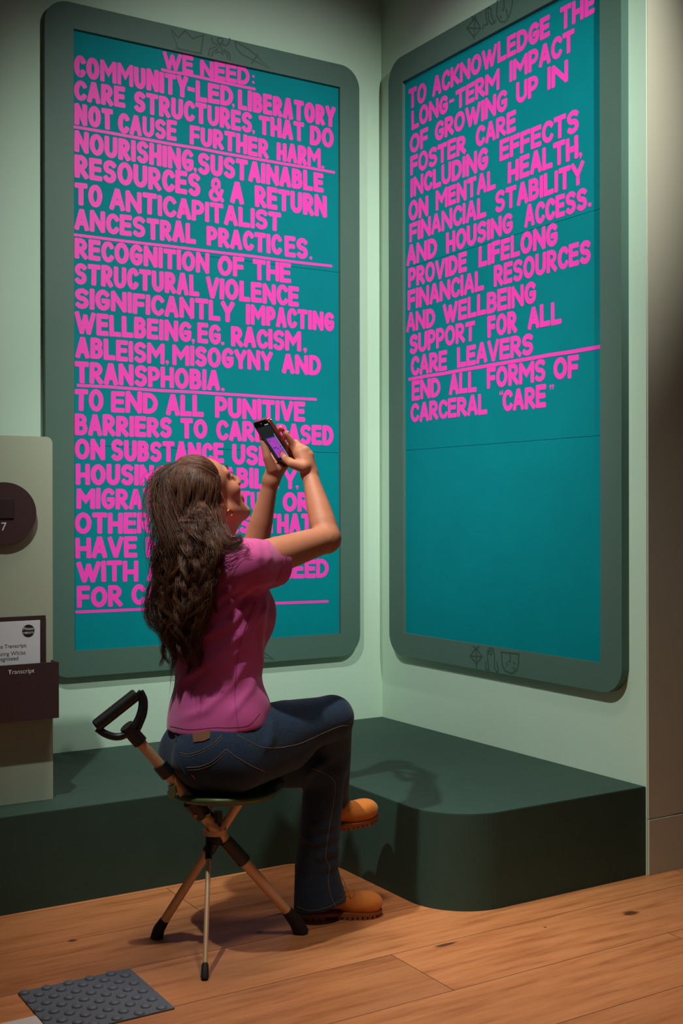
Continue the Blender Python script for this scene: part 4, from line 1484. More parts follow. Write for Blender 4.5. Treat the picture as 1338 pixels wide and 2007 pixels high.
# left hand: cradles the phone from below, thumb up its far edge
LM = [npv(p) for p in ((-1.1436, -1.1464, 1.3217), (-1.1251, -1.1461, 1.3148), (-1.1125, -1.1539, 1.3029), (-1.1086, -1.1681, 1.2862))]
for m, r in zip(LM, (.0120, .0120, .0115, .0105)):
    S.add('cone', WR_L, m, .0190, r, k=.012)
S.add('cone', npv((-1.1618, -1.1858, 1.2598)), npv((-1.1331, -1.1941, 1.2805)), .0165, .0145, k=.014)
for pts, rad in [
    ([LM[0], (-1.1384, -1.146, 1.3572), (-1.135, -1.1645, 1.3784), (-1.1346, -1.1789, 1.3878)], [.0105, .0088, .0078, .0066]),
    ([LM[1], (-1.1179, -1.1516, 1.3487), (-1.1173, -1.1779, 1.368), (-1.1218, -1.1951, 1.3727)], [.0105, .0088, .0078, .0066]),
    ([LM[2], (-1.1023, -1.166, 1.3278), (-1.1021, -1.1897, 1.3414), (-1.1082, -1.2035, 1.3464)], [.0100, .0085, .0075, .0064]),
    ([LM[3], (-1.101, -1.1846, 1.3079), (-1.1021, -1.2015, 1.3174), (-1.1058, -1.211, 1.3198)], [.0092, .0078, .0068, .0060]),
    ([(-1.1703, -1.1923, 1.2668), (-1.186, -1.1942, 1.3012), (-1.1927, -1.1854, 1.3419), (-1.1953, -1.1719, 1.3701)], [.0160, .0128, .0098, .0070]),
]: S.add('chain', [npv(p) for p in pts], rad, k=.006)
# legs inside the jeans
S.add('cone', HIP_R, KN_R, .075, .044, k=.04)
S.add('cone', KN_R, AN_R, .043, .030, k=.02)
S.add('cone', HIP_L, KN_L, .075, .044, k=.04)
S.add('cone', KN_L, AN_L, .043, .030, k=.02)
pos, faces = S.run(2)
body = finish('body', pos, faces, M['skin'], person)
body['label'] = 'tanned skin of face, arms and hands'


def small_ell(name, c, axes, radii, material, parent, n=12):
    bm = bmesh.new()
    bmesh.ops.create_uvsphere(bm, u_segments=n * 2, v_segments=n, radius=1)
    A = npv(axes); A = A / np.linalg.norm(A, axis=1)[:, None]
    for v in bm.verts:
        p = npv(c) + A[0] * v.co.x * radii[0] + A[1] * v.co.y * radii[1] + A[2] * v.co.z * radii[2]
        v.co = Vector(p)
    return from_bm(name, bm, material, parent, True)


for s in (-1, 1):
    e = small_ell('eye', hl(.031 * s, .0800, .0115), HLm, (.0105, .0105, .0085), M['eye'], body)
    small_ell('iris', hl(.031 * s, .0885, .0125), HLm, (.0052, .0022, .0052), M['iris'], e)
    bm = bmesh.new()
    for k in range(9):
        t = (k - 4) / 4
        a = hl(.031 * s + t * .012, .0885 - abs(t) * .004, .0165 - t * t * .004)
        bm_tube(bm, [a, a + HLm[1] * .004 + HLm[2] * .0015, a + HLm[1] * .0065 + HLm[2] * .004], [.0006, .0005, .0002], 5)
    from_bm('eyelashes', bm, M['hair_base'], body)
    bm = bmesh.new()
    bm_tube(bm, [hl(.013 * s, .0945, .034), hl(.026 * s, .0925, .039), hl(.042 * s, .083, .0385), hl(.051 * s, .073, .034)], [.0028, .0030, .0024, .001], 8)
    from_bm('eyebrow', bm, M['hair_base'], body, smooth=True)
bm = bmesh.new()
ec = hl(-.0720, .002, -.050)
bm_tube(bm, [ec + HLm[1] * .0085 * math.cos(t) + HLm[2] * .0085 * math.sin(t) for t in [2 * PI * k / 24 for k in range(25)]], .0009, 8)
from_bm('earring', bm, M['gold'], body, smooth=True)


def nail(tip, prev, up, r=.0062):
    tip, prev, up = npv(tip), npv(prev), npv(up)
    d = (tip - prev) / np.linalg.norm(tip - prev)
    u = up - d * (up @ d); u /= np.linalg.norm(u)
    small_ell('fingernail', tip + u * .0042 + d * .0030, (d, np.cross(u, d), u), (.0078, .0054, .0022), M['nail'], body, 8)


nail(FING[0][0][3], FING[0][0][2], -FH * .6 - RH * .5 + ZU * .6)
nail(FING[4][0][3], FING[4][0][2], -FH * .8 - RH * .6)

# --- T-shirt
S = Sculpture(0.0030)
S.add('ell', CHEST, A42, (.146, .108, .165), k=0)
S.add('ell', npv((-1.429, -1.329, 0.9791)), A42, (.145, .086, .085), k=.06)
S.add('ell', WAIST, A42, (.130, .103, .17), k=.06)
S.add('ell', npv((-1.414, -1.3331, 0.5795)), A30, (.153, .122, .12), k=.06)
S.add('cone', npv((-1.4044, -1.4507, 0.6033)), npv((-1.3706, -1.4363, 0.6307)), .030, .026, k=.09)
S.add('cone', NECK + (0, 0, -.012), SH_R, .056, .055, k=.04)
S.add('cone', NECK + (0, 0, -.012), SH_L, .056, .055, k=.04)
for s, ry in ((-1, 0), (1, 0)):
    S.add('ell', CHEST + heading(42) * .062 + left_of(42) * .064 * s + (0, 0, -.012), A42, (.058, .054, .062), k=.05)
CU_R = npv((-1.2941, -1.4595, 1.0168)); ax_r = EL_R - SH_R; ax_r /= np.linalg.norm(ax_r)
S.add('cone', SH_R, CU_R + ax_r * .02, .0585, .0535, k=.035)
S.add('cone', CU_R - (0, 0, .012) - ax_r * .02, CU_R - (0, 0, .014) + ax_r * .02, .046, .045, k=.02)
CU_L = npv((-1.3075, -1.1336, 1.0068)); ax_l = EL_L - SH_L; ax_l /= np.linalg.norm(ax_l)
S.add('cone', SH_L, CU_L + ax_l * .02, .0585, .0535, k=.035)
for c, a in ((CU_R, ax_r), (CU_L, ax_l)):
    nrm = a * 1.0 + ZU * -.10
    S.add('cut', c, nrm, c - .095, c + .13, k=.004)
    S.add('cone', c - a * .012, c + a * .05, .0475, .0475, k=.003, sub=True)
HEM = npv((-1.4575, -1.4413, 0.5876))
S.add('cut', HEM, -ZU + RH * .12 + FH * .05, HEM - (.5, .5, .3), HEM + (.5, .5, .06), k=.003)
S.add('cone', NECK + (0, 0, .02), NECK + (0, 0, .2), .054, .06, k=.004, sub=True)
pos, faces = S.run(3)
vn = normals_of(pos, faces)
O = npv((-1.444, -1.4141, 0.7585))
FOLDS = [
    (.0065, .010, [(0.1177, 0.1936), (0.0628, 0.0837), (-0.0105, 0.0118), (-0.0889, -0.0366), (-0.1203, -0.0837)]),
    (.0055, .009, [(0.0981, 0.1831), (0.0419, 0.1099), (-0.0392, 0.0706), (-0.0759, 0.0497)]),
    (.0050, .008, [(0.1203, 0.1569), (0.0654, 0.0497), (0, -0.0105), (-0.0589, -0.0589)]),
    (.0040, .009, [(0.0915, 0.0392), (0.0327, -0.0523), (-0.0262, -0.1112), (-0.1046, -0.1412)]),
    (.0040, .008, [(0.1072, 0.0131), (0.0811, -0.0654), (0.0262, -0.1308)]),
    (.0045, .007, [(0.1177, 0.1831), (0.1072, 0.0915), (0.102, -0.0262)]),
    (.0045, .008, [(0.0602, 0.2093), (0, 0.1622), (-0.0589, 0.1439)]),
    (.0040, .008, [(0.1543, 0.2145), (0.102, 0.2066), (0.0497, 0.1726), (0, 0.1229)]),
    (.0035, .006, [(0.0955, 0.3217), (0.1072, 0.2943), (0.1099, 0.2616)]),
    (.0035, .006, [(0.119, 0.3191), (0.1308, 0.2903), (0.1334, 0.2589)]),
    (-.0045, .007, [(0.1282, 0.1988), (0.0915, 0.1883), (0.0523, 0.1543)]),
]
pos = pos + vn * (1.6 * relax(fold_field(pos, vn, O, FOLDS), faces, 9))[:, None]
pos = pos + vn * (np.sin(pos[:, 2] * 43 + pos @ RH * 31) * np.sin(pos @ FH * 37 + pos[:, 2] * 21) * .0014)[:, None]
shirt = finish('t_shirt', pos, faces, M['shirt'], person)

# --- jeans
S = Sculpture(0.0034)
S.add('ell', HIPS, A30, (.154, .110, .100), k=0)
S.add('ell', npv((-1.4581, -1.3882, 0.5174)), A30, (.088, .100, .086), k=.05)
S.add('ell', npv((-1.439, -1.253, 0.497)), A30, (.090, .100, .088), k=.05)
S.add('chain', [HIP_R, npv((-1.2561, -1.4249, 0.5688)), KN_R, ], [.090, .080, .058], k=.03)
S.add('cone', npv((-1.4046, -1.4507, 0.512)), npv((-1.2513, -1.4162, 0.521)), .075, .062, k=.04)
S.add('cone', HIP_L, KN_L, .092, .057, k=.02)
S.add('chain', [KN_L, npv((-1.0804, -1.3107, 0.2933)), npv((-1.0827, -1.286, 0.1444)), npv((-1.067, -1.29, 0.0133))], [.056, .057, .060, .080], k=.02)
S.add('chain', [KN_R, npv((-1.0522, -1.3279, 0.4647)), npv((-0.9924, -1.2122, 0.3412)), npv((-0.9383, -1.1047, 0.2208))], [.056, .051, .056, .080], k=.015)
h1 = npv((-1.1282, -1.2463, 0.016)); h2 = npv((-0.9982, -1.3267, 0.0518))
n1 = np.cross(h2 - h1, FH + ZU * -.10); n1 *= -np.sign(n1[2]) / np.linalg.norm(n1)
S.add('cut', (h1 + h2) / 2, n1, (h1 + h2) / 2 - .13, (h1 + h2) / 2 + .12, k=.003)
S.add('cone', (h1 + h2) / 2 + n1 * .03, (h1 + h2) / 2 - n1 * .006, .066, .050, k=.003, sub=True)
g1 = npv((-0.9183, -1.2228, 0.3146)); g2 = npv((-0.9698, -1.2263, 0.2714))
n2 = AN_R - KN_R; n2 = n2 / np.linalg.norm(n2) + RH * .75
n2 -= (g2 - g1) / np.linalg.norm(g2 - g1) * (n2 @ (g2 - g1)) / np.linalg.norm(g2 - g1); n2 /= np.linalg.norm(n2)
S.add('cut', (g1 + g2) / 2, n2, AN_R + FH * .085 + (-.14, -.14, -.16), AN_R + FH * .085 + (.14, .14, .16), k=.003)
pos, faces = S.run(3)
vn = normals_of(pos, faces)
JF = [
    (.0060, .012, [(0.1229, -0.1099), (0.136, -0.1465), (0.1334, -0.1831), (0.1177, -0.2223)]),
    (.0060, .010, [(0.2943, -0.2851), (0.2419, -0.3113), (0.2119, -0.3348)]),
    (.0050, .010, [(0.3008, -0.51), (0.2485, -0.5231), (0.1962, -0.51)]),
    (.0050, .010, [(0.3113, -0.5571), (0.2746, -0.5519), (0.2354, -0.5728)]),
    (.0045, .009, [(0.2223, -0.4734), (0.2616, -0.4865), (0.2982, -0.4708)]),
    (.0040, .010, [(0.3204, -0.5781), (0.2877, -0.599), (0.2485, -0.6121)]),
]
pos = pos + vn * (1.4 * relax(fold_field(pos, vn, O, JF), faces))[:, None]
jeans = finish('jeans', pos, faces, M['denim'], person)


class Surface:
    """drops lines onto a finished garment"""
    def __init__(self, pos, faces):
        self.t = BVHTree.FromPolygons([tuple(p) for p in pos], [tuple(int(i) for i in f) for f in faces])

    def snap(self, p, off=0.0006):
        p = Vector(p)
        f = (p - CAM_AT).normalized()
        r = self.t.ray_cast(p - f * .7, f)
        if r[0] is None: r = self.t.find_nearest(p)
        return r[0] + r[1] * off * (1 if r[1].dot(f) < 0.2 else -1)


JS = Surface(pos, faces)


def seam(name, pts, r, material, parent, surf, n=10, off=0.0004, dash=None):
    P = [surf.snap(p, off) for p in spline(pts, n)]
    bm = bmesh.new()
    bm_tube(bm, P, r * (.75 if r < .0015 else 1), 6)
    return from_bm(name, bm, material, parent, True)


seam('yoke_stitching', [(-1.5525, -1.4061, 0.5397), (-1.5348, -1.4171, 0.5355), (-1.5087, -1.4333, 0.5438), (-1.4802, -1.4509, 0.5619), (-1.4612, -1.4626, 0.5836)], .0010, M['thread'], jeans, JS)
seam('yoke_stitching', [(-1.5525, -1.4061, 0.5336), (-1.5348, -1.4171, 0.5299), (-1.5075, -1.434, 0.5377), (-1.4778, -1.4524, 0.5569), (-1.4588, -1.4641, 0.5791)], .0007, M['thread'], jeans, JS)
seam('centre_seam', [(-1.5595, -1.4017, 0.5941), (-1.556, -1.4039, 0.5648), (-1.5547, -1.4048, 0.5313), (-1.5486, -1.4086, 0.5035), (-1.5372, -1.4157, 0.4839)], .0016, M['denim'], jeans, JS)
seam('pocket_stitching', [(-1.5372, -1.4157, 0.502), (-1.5087, -1.4333, 0.5048), (-1.4803, -1.4509, 0.5187), (-1.4518, -1.4685, 0.5479)], .0011, M['thread'], jeans, JS)
seam('pocket_stitching', [(-1.5353, -1.4169, 0.4956), (-1.5076, -1.434, 0.4986), (-1.4779, -1.4524, 0.5128), (-1.4499, -1.4697, 0.5417)], .0008, M['thread'], jeans, JS)
seam('pocket_stitching', [(-1.4518, -1.4685, 0.5479), (-1.4281, -1.4832, 0.5269), (-1.3997, -1.5008, 0.5074), (-1.3701, -1.5191, 0.492)], .0010, M['thread'], jeans, JS)
seam('pocket_stitching', [(-1.3701, -1.5191, 0.492), (-1.3784, -1.514, 0.4697), (-1.4022, -1.4993, 0.4516)], .0008, M['thread'], jeans, JS)
seam('front_pocket_stitching', [(-1.4268, -1.4839, 0.5835), (-1.4043, -1.4978, 0.5687), (-1.3806, -1.5125, 0.5547), (-1.3569, -1.5272, 0.5511), (-1.3242, -1.5474, 0.5527)], .0010, M['thread'], jeans, JS)
seam('side_seam', [(-1.2756, -1.4365, 0.5281), (-1.2336, -1.4624, 0.539), (-1.1842, -1.4929, 0.565), (-1.1472, -1.5158, 0.5829), (-1.1275, -1.528, 0.5858)], .0009, M['thread'], jeans, JS)
seam('leg_seam', [(-1.2091, -1.4777, 0.4737), (-1.1894, -1.4899, 0.4664), (-1.1672, -1.5037, 0.4519), (-1.1574, -1.5098, 0.4374), (-1.1562, -1.5105, 0.42), (-1.16, -1.5083, 0.3823), (-1.1712, -1.5014, 0.3075), (-1.0902, -1.3518, 0.1908), (-1.0813, -1.3574, 0.1644), (-1.0845, -1.3554, 0.1275), (-1.0792, -1.3588, 0.0853), (-1.0658, -1.3671, 0.051)], .0012, M['thread'], jeans, JS)
seam('hem_stitching', [(-1.1602, -1.3087, 0.0553), (-1.129, -1.328, 0.0426), (-1.0882, -1.3533, 0.051), (-1.0546, -1.3741, 0.0721), (-1.0283, -1.3668, 0.0825)], .0009, M['thread'], jeans, JS)
bm = bmesh.new()
pq = [(-1.524, -1.4237, 0.5982), (-1.4844, -1.4482, 0.5981), (-1.4861, -1.4472, 0.5758), (-1.4991, -1.4391, 0.5689), (-1.5209, -1.4256, 0.5653)]
top = [bm.verts.new(JS.snap(p, .003)) for p in pq]
bot = [bm.verts.new(JS.snap(p, -.002)) for p in pq]
bm.faces.new(top); bm.faces.new(bot[::-1])
for i in range(5): bm.faces.new((top[i], top[(i + 1) % 5], bot[(i + 1) % 5], bot[i]))
from_bm('waist_patch', bm, M['patch'], jeans)['label'] = 'brown leather patch'
seam('belt_loop', [(-1.5595, -1.4017, 0.601), (-1.5579, -1.4027, 0.5843), (-1.5574, -1.403, 0.569)], .0035, M['denim'], jeans, JS, off=.001)
seam('red_tab', [(-1.5259, -1.4227, 0.4833), (-1.5178, -1.4277, 0.4747)], .0016, M['red_tab'], jeans, JS)

SS = Surface(*(lambda m: (np.array([v.co for v in m.vertices]), [tuple(p.vertices) for p in m.polygons]))(shirt.data))
seam('hem_seam', [(-1.5643, -1.3752, 0.6033), (-1.5203, -1.4025, 0.5942), (-1.4707, -1.4331, 0.5992), (-1.4333, -1.4563, 0.5992), (-1.3948, -1.4802, 0.6056), (-1.3705, -1.4952, 0.6353)], .0007, M['shirt_thread'], shirt, SS)
seam('side_seam', [(-1.4157, -1.4672, 0.5875), (-1.4233, -1.4624, 0.6587), (-1.422, -1.4631, 0.7364), (-1.4086, -1.4712, 0.827), (-1.3798, -1.4889, 0.9176)], .0007, M['shirt_thread'], shirt, SS)
seam('sleeve_seam', [(-1.3156, -1.5284, 1.0742), (-1.3123, -1.5304, 1.0573), (-1.3135, -1.5298, 1.034), (-1.3213, -1.525, 1.003), (-1.3345, -1.5168, 0.9706)], .0007, M['shirt_thread'], shirt, SS)

# --- boots
BL = 0.228


def half_width(t):
    """half width of the sole along its length"""
    k = [(0, .012), (.03, .026), (.12, .0335), (.3, .0335), (.42, .0315), (.6, .040), (.74, .0445), (.86, .041), (.95, .028), (.985, .015), (1, .004)]
    for (a, x), (b, y) in zip(k, k[1:]):
        if a <= t <= b:
            u = (t - a) / (b - a); u = u * u * (3 - 2 * u) if 0 < a < .9 else u
            return x + (y - x) * u
    return 0


def sole_outline(grow=0.0):
    T = [0, .01, .03, .07, .12, .2, .3, .42, .52, .6, .68, .74, .8, .86, .91, .95, .985, 1]
    up = [(t * (BL + 2 * grow) - grow, half_width(t) + grow) for t in T]
    return [(x, -y) for x, y in up] + [(x, y) for x, y in reversed(up)]


def make_boot(mat4, parent, label):
    S = Sculpture(0.0024)
    X, Y, Zz = (1, 0, 0), (0, 1, 0), (0, 0, 1)
    E3 = (X, Y, Zz)
    S.add('ell', (.043, 0, .056), E3, (.040, .0335, .050), k=0)
    S.add('cone', (.056, 0, .070), (.050, 0, .150), .036, .040, k=.02)
    S.add('cone', (.070, 0, .068), (.145, 0, .036), .034, .030, k=.03)
    S.add('ell', (.180, 0, .032), E3, (.050, .0430, .029), k=.025)
    S.add('ell', (.192, 0, .038), E3, (.036, .036, .024), k=.015)
    S.add('cut', (0, 0, .014), (0, 0, -1), (-.1, -.1, -.1), (.4, .1, .016), k=.001)
    S.add('cut', (0, 0, .150), (-.2, 0, 1), (-.1, -.1, .12), (.2, .1, .3), k=.002)
    pos, faces = S.run(2)
    o = finish('boot', pos, faces, M['nubuck'], None)
    o.matrix_world = mat4
    o.parent = person
    o.matrix_parent_inverse = person.matrix_world.inverted()
    bpy.context.view_layer.update()
    o['local_build'] = 1
    o['label'] = label
    bm = bmesh.new()
    bm_prism(bm, sole_outline(.0025), .0080, .0175)
    bmesh.ops.bevel(bm, geom=[e for e in bm.edges if abs(e.verts[0].co.z - e.verts[1].co.z) < 1e-5], offset=.002, segments=2, affect='EDGES')
    hw = lambda x: half_width(min(max(x / BL, 0), 1)) + .002
    for x0, x1 in [(-.001, .013), (.016, .030), (.033, .047), (.050, .064)] + [(.100 + .0142 * k, .1105 + .0142 * k) for k in range(10)]:
        x1 = min(x1, BL)
        bm_prism(bm, [(x0, -hw(x0)), (x1, -hw(x1)), (x1, hw(x1)), (x0, hw(x0))], 0.0, .0085)
    bm_prism(bm, [(.002, -hw(.01) + .006), (.06, -.026), (.06, .026), (.002, hw(.01) - .006)], .003, .0085)
    bm_prism(bm, [(.10, -.027), (.21, -.027), (.21, .027), (.10, .027)], .003, .0085)
    from_bm('sole', bm, M['gum'], o)
    bs = BVHTree.FromPolygons([tuple(p) for p in pos], [tuple(int(i) for i in f) for f in faces])

    def onto(x, y, off=.001):
        r = bs.ray_cast(Vector((x, y, .3)), Vector((0, 0, -1)))
        return r[0] + r[1] * off if r[0] is not None else Vector((x, y, .1))
    bm = bmesh.new()
    for k, x in enumerate((.128, .114, .101)):
        bm_tube(bm, [onto(x, -.017 - .001 * k), onto(x - .003, -.008), onto(x - .006, 0, .0025), onto(x - .009, .009), onto(x - .011, .018)], .0016, 6)
    for sgn in (-1, 1):
        bm_tube(bm, [onto(.104, .004 * sgn, .003), onto(.112, .014 * sgn, .006), onto(.122, .022 * sgn, .005), onto(.126, .027 * sgn, .002), onto(.116, .024 * sgn, .002), onto(.108, .014 * sgn, .003)], .0014, 6)
    from_bm('laces', bm, M['lace'], o, True)
    bm = bmesh.new()
    for sgn in (-1, 1):
        bm_tube(bm, [onto(.150, y_ * sgn, .0002) for y_ in (.0, .012, .022)] + [onto(.138, .029 * sgn, .0002), onto(.120, .0335 * sgn, .0002)], .0009, 6)
    from_bm('toe_stitching', bm, M['gum'], o, True)
    return o


def boot_matrix(heel, toe, roll=0.0):
    heel, toe = Vector(heel), Vector(toe)
    x = (toe - heel).normalized()
    y = Vector((0, 0, 1)).cross(x).normalized()
    z = x.cross(y)
    m = Matrix((x, y, z)).transposed().to_4x4()
    m.translation = heel
    return m @ Matrix.Rotation(roll, 4, 'X')


make_boot(boot_matrix((-1.114, -1.2563, 0.0005), (-0.9083, -1.3501, 0.0005)), person, 'wheat-coloured work boot flat on the floor')
make_boot(boot_matrix((-1.0583, -1.1716, 0.2062), (-0.8485, -1.2309, 0.2378), math.radians(8)), person, 'wheat-coloured work boot of the crossed leg, off the floor')

# ---------------------------------------------------------------- long wavy hair
HZ = [-.09, -.05, -.02, .01, .033, .040, .044, .052, .080, .12]
HY = [-.03, -.008, .006, .009, .014, .027, .048, .060, .072, .080]


def hairline(z): return np.interp(z, HZ, HY)


def face_side(X, Y, Z):
    g = (X - HC[0], Y - HC[1], Z - HC[2])
    y = sum(g[i] * HLm[1][i] for i in range(3))
    z = sum(g[i] * HLm[2][i] for i in range(3))
    return (hairline(z) - y).astype(np.float32)


BK, RT = -heading(42), -left_of(42)            # out of her back, towards her right
S = Sculpture(0.0034)
S.add('ell', hl(0, -.018, .036), HLm, (.0775, .094, .084), k=0)
S.add('field', face_side, HC - .16, HC + .16, sub=True)
KNOT = npv((-1.5248, -1.3104, 1.2493))
SPINE = [npv(p) for p in ((-1.5073, -1.3096, 1.2069), (-1.4885, -1.3507, 1.1245), (-1.4936, -1.3771, 1.0461), (-1.5123, -1.3833, 0.9554), (-1.5256, -1.3811, 0.8712), (-1.5193, -1.3793, 0.7795))]
WID = [.062, .092, .112, .102, .090, .050]
THK = [.052, .052, .046, .038, .032, .018]
FAC = [.55, .60, .76, .80, .30]
for i in range(4):
    S.add('cone', SPINE[i], SPINE[i + 1], WID[i] * FAC[i], WID[i + 1] * FAC[i + 1], k=.03, sq=(BK, WID[i] / THK[i]))
S.add('cone', KNOT, npv((-1.5384, -1.302, 1.2201)), .022, .034, k=.02)
S.add('cone', npv((-1.5384, -1.302, 1.2201)), npv((-1.5311, -1.3243, 1.151)), .034, .045, k=.03)
pos, faces = S.run(2)
ripple = np.sin((pos @ RT) * 210 + np.sin(pos[:, 2] * 38) * 2.2) * .0022
pos = pos + normals_of(pos, faces) * ripple[:, None]
hair = finish('hair', pos, faces, M['hair_base'], person)
hair['label'] = 'long wavy dark brown hair half tied back'


def strands(paths, r0, name, parent, taper=.25):
    """thin three-sided tubes along a stack of paths (n, m, 3)"""
    P = np.asarray(paths)
    n, m, _ = P.shape
    T = np.gradient(P, axis=1)
    T /= np.linalg.norm(T, axis=2)[..., None] + 1e-12
    ref = np.array((.31, .52, .79))
    A = np.cross(T, ref); A /= np.linalg.norm(A, axis=2)[..., None] + 1e-12
    B = np.cross(T, A)
    rad = r0 * (1 - (1 - taper) * np.linspace(0, 1, m) ** 3)
    V_ = np.stack([P + (A * math.cos(a) + B * math.sin(a)) * rad[None, :, None] for a in (0, 2 * PI / 3, 4 * PI / 3)], 2)
    idx = np.arange(n * m * 3).reshape(n, m, 3)
    F_ = []
    for k in range(3):
        k2 = (k + 1) % 3
        F_.append(np.stack([idx[:, :-1, k], idx[:, :-1, k2], idx[:, 1:, k2], idx[:, 1:, k]], -1).reshape(-1, 4))
    return link(name, mesh_np(name, V_.reshape(-1, 3), np.concatenate(F_)), M['hair'], parent, True)


def resample(ctrl, m):
    """Catmull-Rom through control points, m samples"""
    c = np.asarray(ctrl, float)
    c = np.vstack([2 * c[0] - c[1], c, 2 * c[-1] - c[-2]])
    t = np.linspace(0, len(c) - 3 - 1e-6, m)
    i = t.astype(int); u = (t - i)[:, None]
    p0, p1, p2, p3 = c[i], c[i + 1], c[i + 2], c[i + 3]
    return .5 * (2 * p1 + (p2 - p0) * u + (2 * p0 - 5 * p1 + 4 * p2 - p3) * u * u + (3 * p1 - p0 - 3 * p2 + p3) * u ** 3)


def spine_at(z):
    zs = [p[2] for p in SPINE][::-1]
    return [np.interp(z, zs, [p[i] for p in SPINE][::-1]) for i in range(3)], np.interp(z, zs, WID[::-1]), np.interp(z, zs, THK[::-1])


MS = 46
out = []
Z_TOP, Z_END = SPINE[0][2], SPINE[-1][2]
for c in range(230):
    ang = RNG.uniform(-PI, PI)
    rr_ = math.sqrt(RNG.uniform(.45, 1.0))
    s, t = math.sin(ang) * rr_, abs(math.cos(ang)) * rr_ * (1 if RNG.uniform() < .85 else -.6)
    end = Z_END + RNG.uniform(-.045, .11) + abs(s) * .04
    if RNG.uniform() < .25: end += RNG.uniform(.03, .12)
    # root on the scalp: from the crown and the back of the head
    az = s * 1.25 + RNG.normal(0, .1)
    el = RNG.uniform(-.55, .05)
    root = hl(-math.sin(az) * .070 * math.cos(el * .6), -.018 - math.cos(az) * .086 * math.cos(el * .6), .020 + .072 * math.sin(el))
    ctrl = [root]
    zs = np.linspace(Z_TOP - .02, end, 8)
    zs = np.minimum(zs, root[2] - .012 * np.arange(1, 9))
    for z in zs:
        cc, w, th = spine_at(max(z, Z_END))
        cc = np.array(cc); cc[2] = z
        spread = 1.03 if z > Z_END + .1 else 1.03 + (Z_END + .1 - z) * 1.2
        ctrl.append(cc + RT * s * w * spread + BK * t * th * 1.08)
    ph, ph2 = RNG.uniform(0, 2 * PI, 2)
    lam = RNG.uniform(.095, .150)
    base = resample(ctrl, MS)
    u = np.linspace(0, 1, MS)
    arc_len = np.concatenate([[0], np.cumsum(np.linalg.norm(np.diff(base, axis=0), axis=1))])
    amp = RNG.uniform(.010, .021) * np.clip((u - .12) * 2.2, 0, 1)
    wave = np.sin(arc_len / lam * 2 * PI + ph)
    wave2 = np.cos(arc_len / lam * 2 * PI + ph2)
    base = base + RT[None] * (amp * wave)[:, None] + BK[None] * (amp * .7 * (wave2 + .6))[:, None]
    rc = .0088 * (1 - .72 * u ** 2) + .0012
    for k in range(52):
        a, b = RNG.normal(0, .60, 2)
        tw = RNG.uniform(-.8, .8)
        fr = RNG.uniform(.82, 1.0)
        e = np.stack([np.interp(u * fr, u, base[:, i]) for i in range(3)], 1)
        ca, sa = np.cos(tw * u * 4), np.sin(tw * u * 4)
        off = RT[None] * ((a * ca - b * sa) * rc)[:, None] + BK[None] * ((a * sa + b * ca) * rc)[:, None]
        fz = RNG.normal(0, .0012) * np.sin(u * RNG.uniform(8, 20))
        out.append(e + off + RT[None] * fz[:, None])
strands(out, .00048, 'hair_lengths', hair)

# fly-away hairs around the mass
out = []
for k in range(170):
    s = RNG.choice((-1, 1)) * RNG.uniform(.85, 1.15)
    z0 = RNG.uniform(Z_END + .02, Z_TOP - .03)
    ln = RNG.uniform(.06, .20)
    ctrl = []
    for q in range(6):
        z = z0 - ln * q / 5
        cc, w, th = spine_at(max(z, Z_END))
        cc = np.array(cc); cc[2] = z
        ctrl.append(cc + RT * s * w * (1.02 + .06 * q / 5 * RNG.uniform(0, 1.5)) + BK * RNG.uniform(.1, 1.0) * th + RT * RNG.normal(0, .004))
    out.append(resample(ctrl, 24))
strands(out, .00032, 'loose_hairs', hair)

# top hair drawn back from the forehead to the knot
out = []
for k in range(3600):
    az = RNG.uniform(-1.62, 1.62)
    hx = -math.sin(az) * .0775
    fr = math.cos(az)
    # hairline: high at the middle of the forehead, falling to the temples
    ez = .020 + .078 * max(fr, 0) ** .8
    root = hl(hx * .98, float(hairline(ez)) + .002, ez)
    dv = root - hl(0, -.018, .036)
    loc = HLm @ dv
    loc = loc / np.sqrt(((loc / (.0785, .095, .085)) ** 2).sum()) * RNG.uniform(.995, 1.02)
    root = hl(*(loc + (0, -.018, .036)))
    kl = HLm @ (KNOT - hl(0, -.018, .036))
    pts = [root]
    for q in range(1, 7):
        t = q / 7
        v = loc * (1 - t) + kl * t
        v = v + np.array((0, 0, .030 * math.sin(PI * t) * max(fr, 0)))
        sc = np.sqrt(((v / (.0785, .095, .085)) ** 2).sum())
        lift = RNG.uniform(1.0, 1.045) + .05 * math.sin(PI * t) * max(fr, 0) ** 2
        v = v / sc * (lift * (1 - t ** 4) + max(sc, 1.0) * t ** 4)
        pts.append(hl(*(v + (0, -.018, .036))))
    pts.append(KNOT + RNG.normal(0, .007, 3))
    out.append(resample(pts, 26))
strands(out, .00050, 'swept_back_hair', hair, .8)
# gathered tail spilling from the knot
out = []
for k in range(1500):
    a = RNG.normal(0, 1, 3)
    p = KNOT + RNG.normal(0, .009, 3)
    ctrl = [p, npv((-1.5415, -1.3059, 1.2332)) + a * .012, npv((-1.5492, -1.3071, 1.2013)) + a * .019, npv((-1.5486, -1.3252, 1.1511)) + a * .024, npv((-1.5435, -1.3521, 1.0726)) + a * .026 + RT * RNG.uniform(-.02, .04)]
    out.append(resample(ctrl, 26))
strands(out, .00048, 'gathered_hair', hair)
bm = bmesh.new()
kd = (npv((-1.5438, -1.3046, 1.224)) - KNOT); kd /= np.linalg.norm(kd)
a_ = np.cross(kd, FH); a_ /= np.linalg.norm(a_); b_ = np.cross(kd, a_)
bm_tube(bm, [KNOT + a_ * .013 * math.cos(t) + b_ * .013 * math.sin(t) for t in [2 * PI * q / 20 for q in range(21)]], .004, 8, False)
from_bm('hair_tie', bm, M['black_plastic'], hair, True)
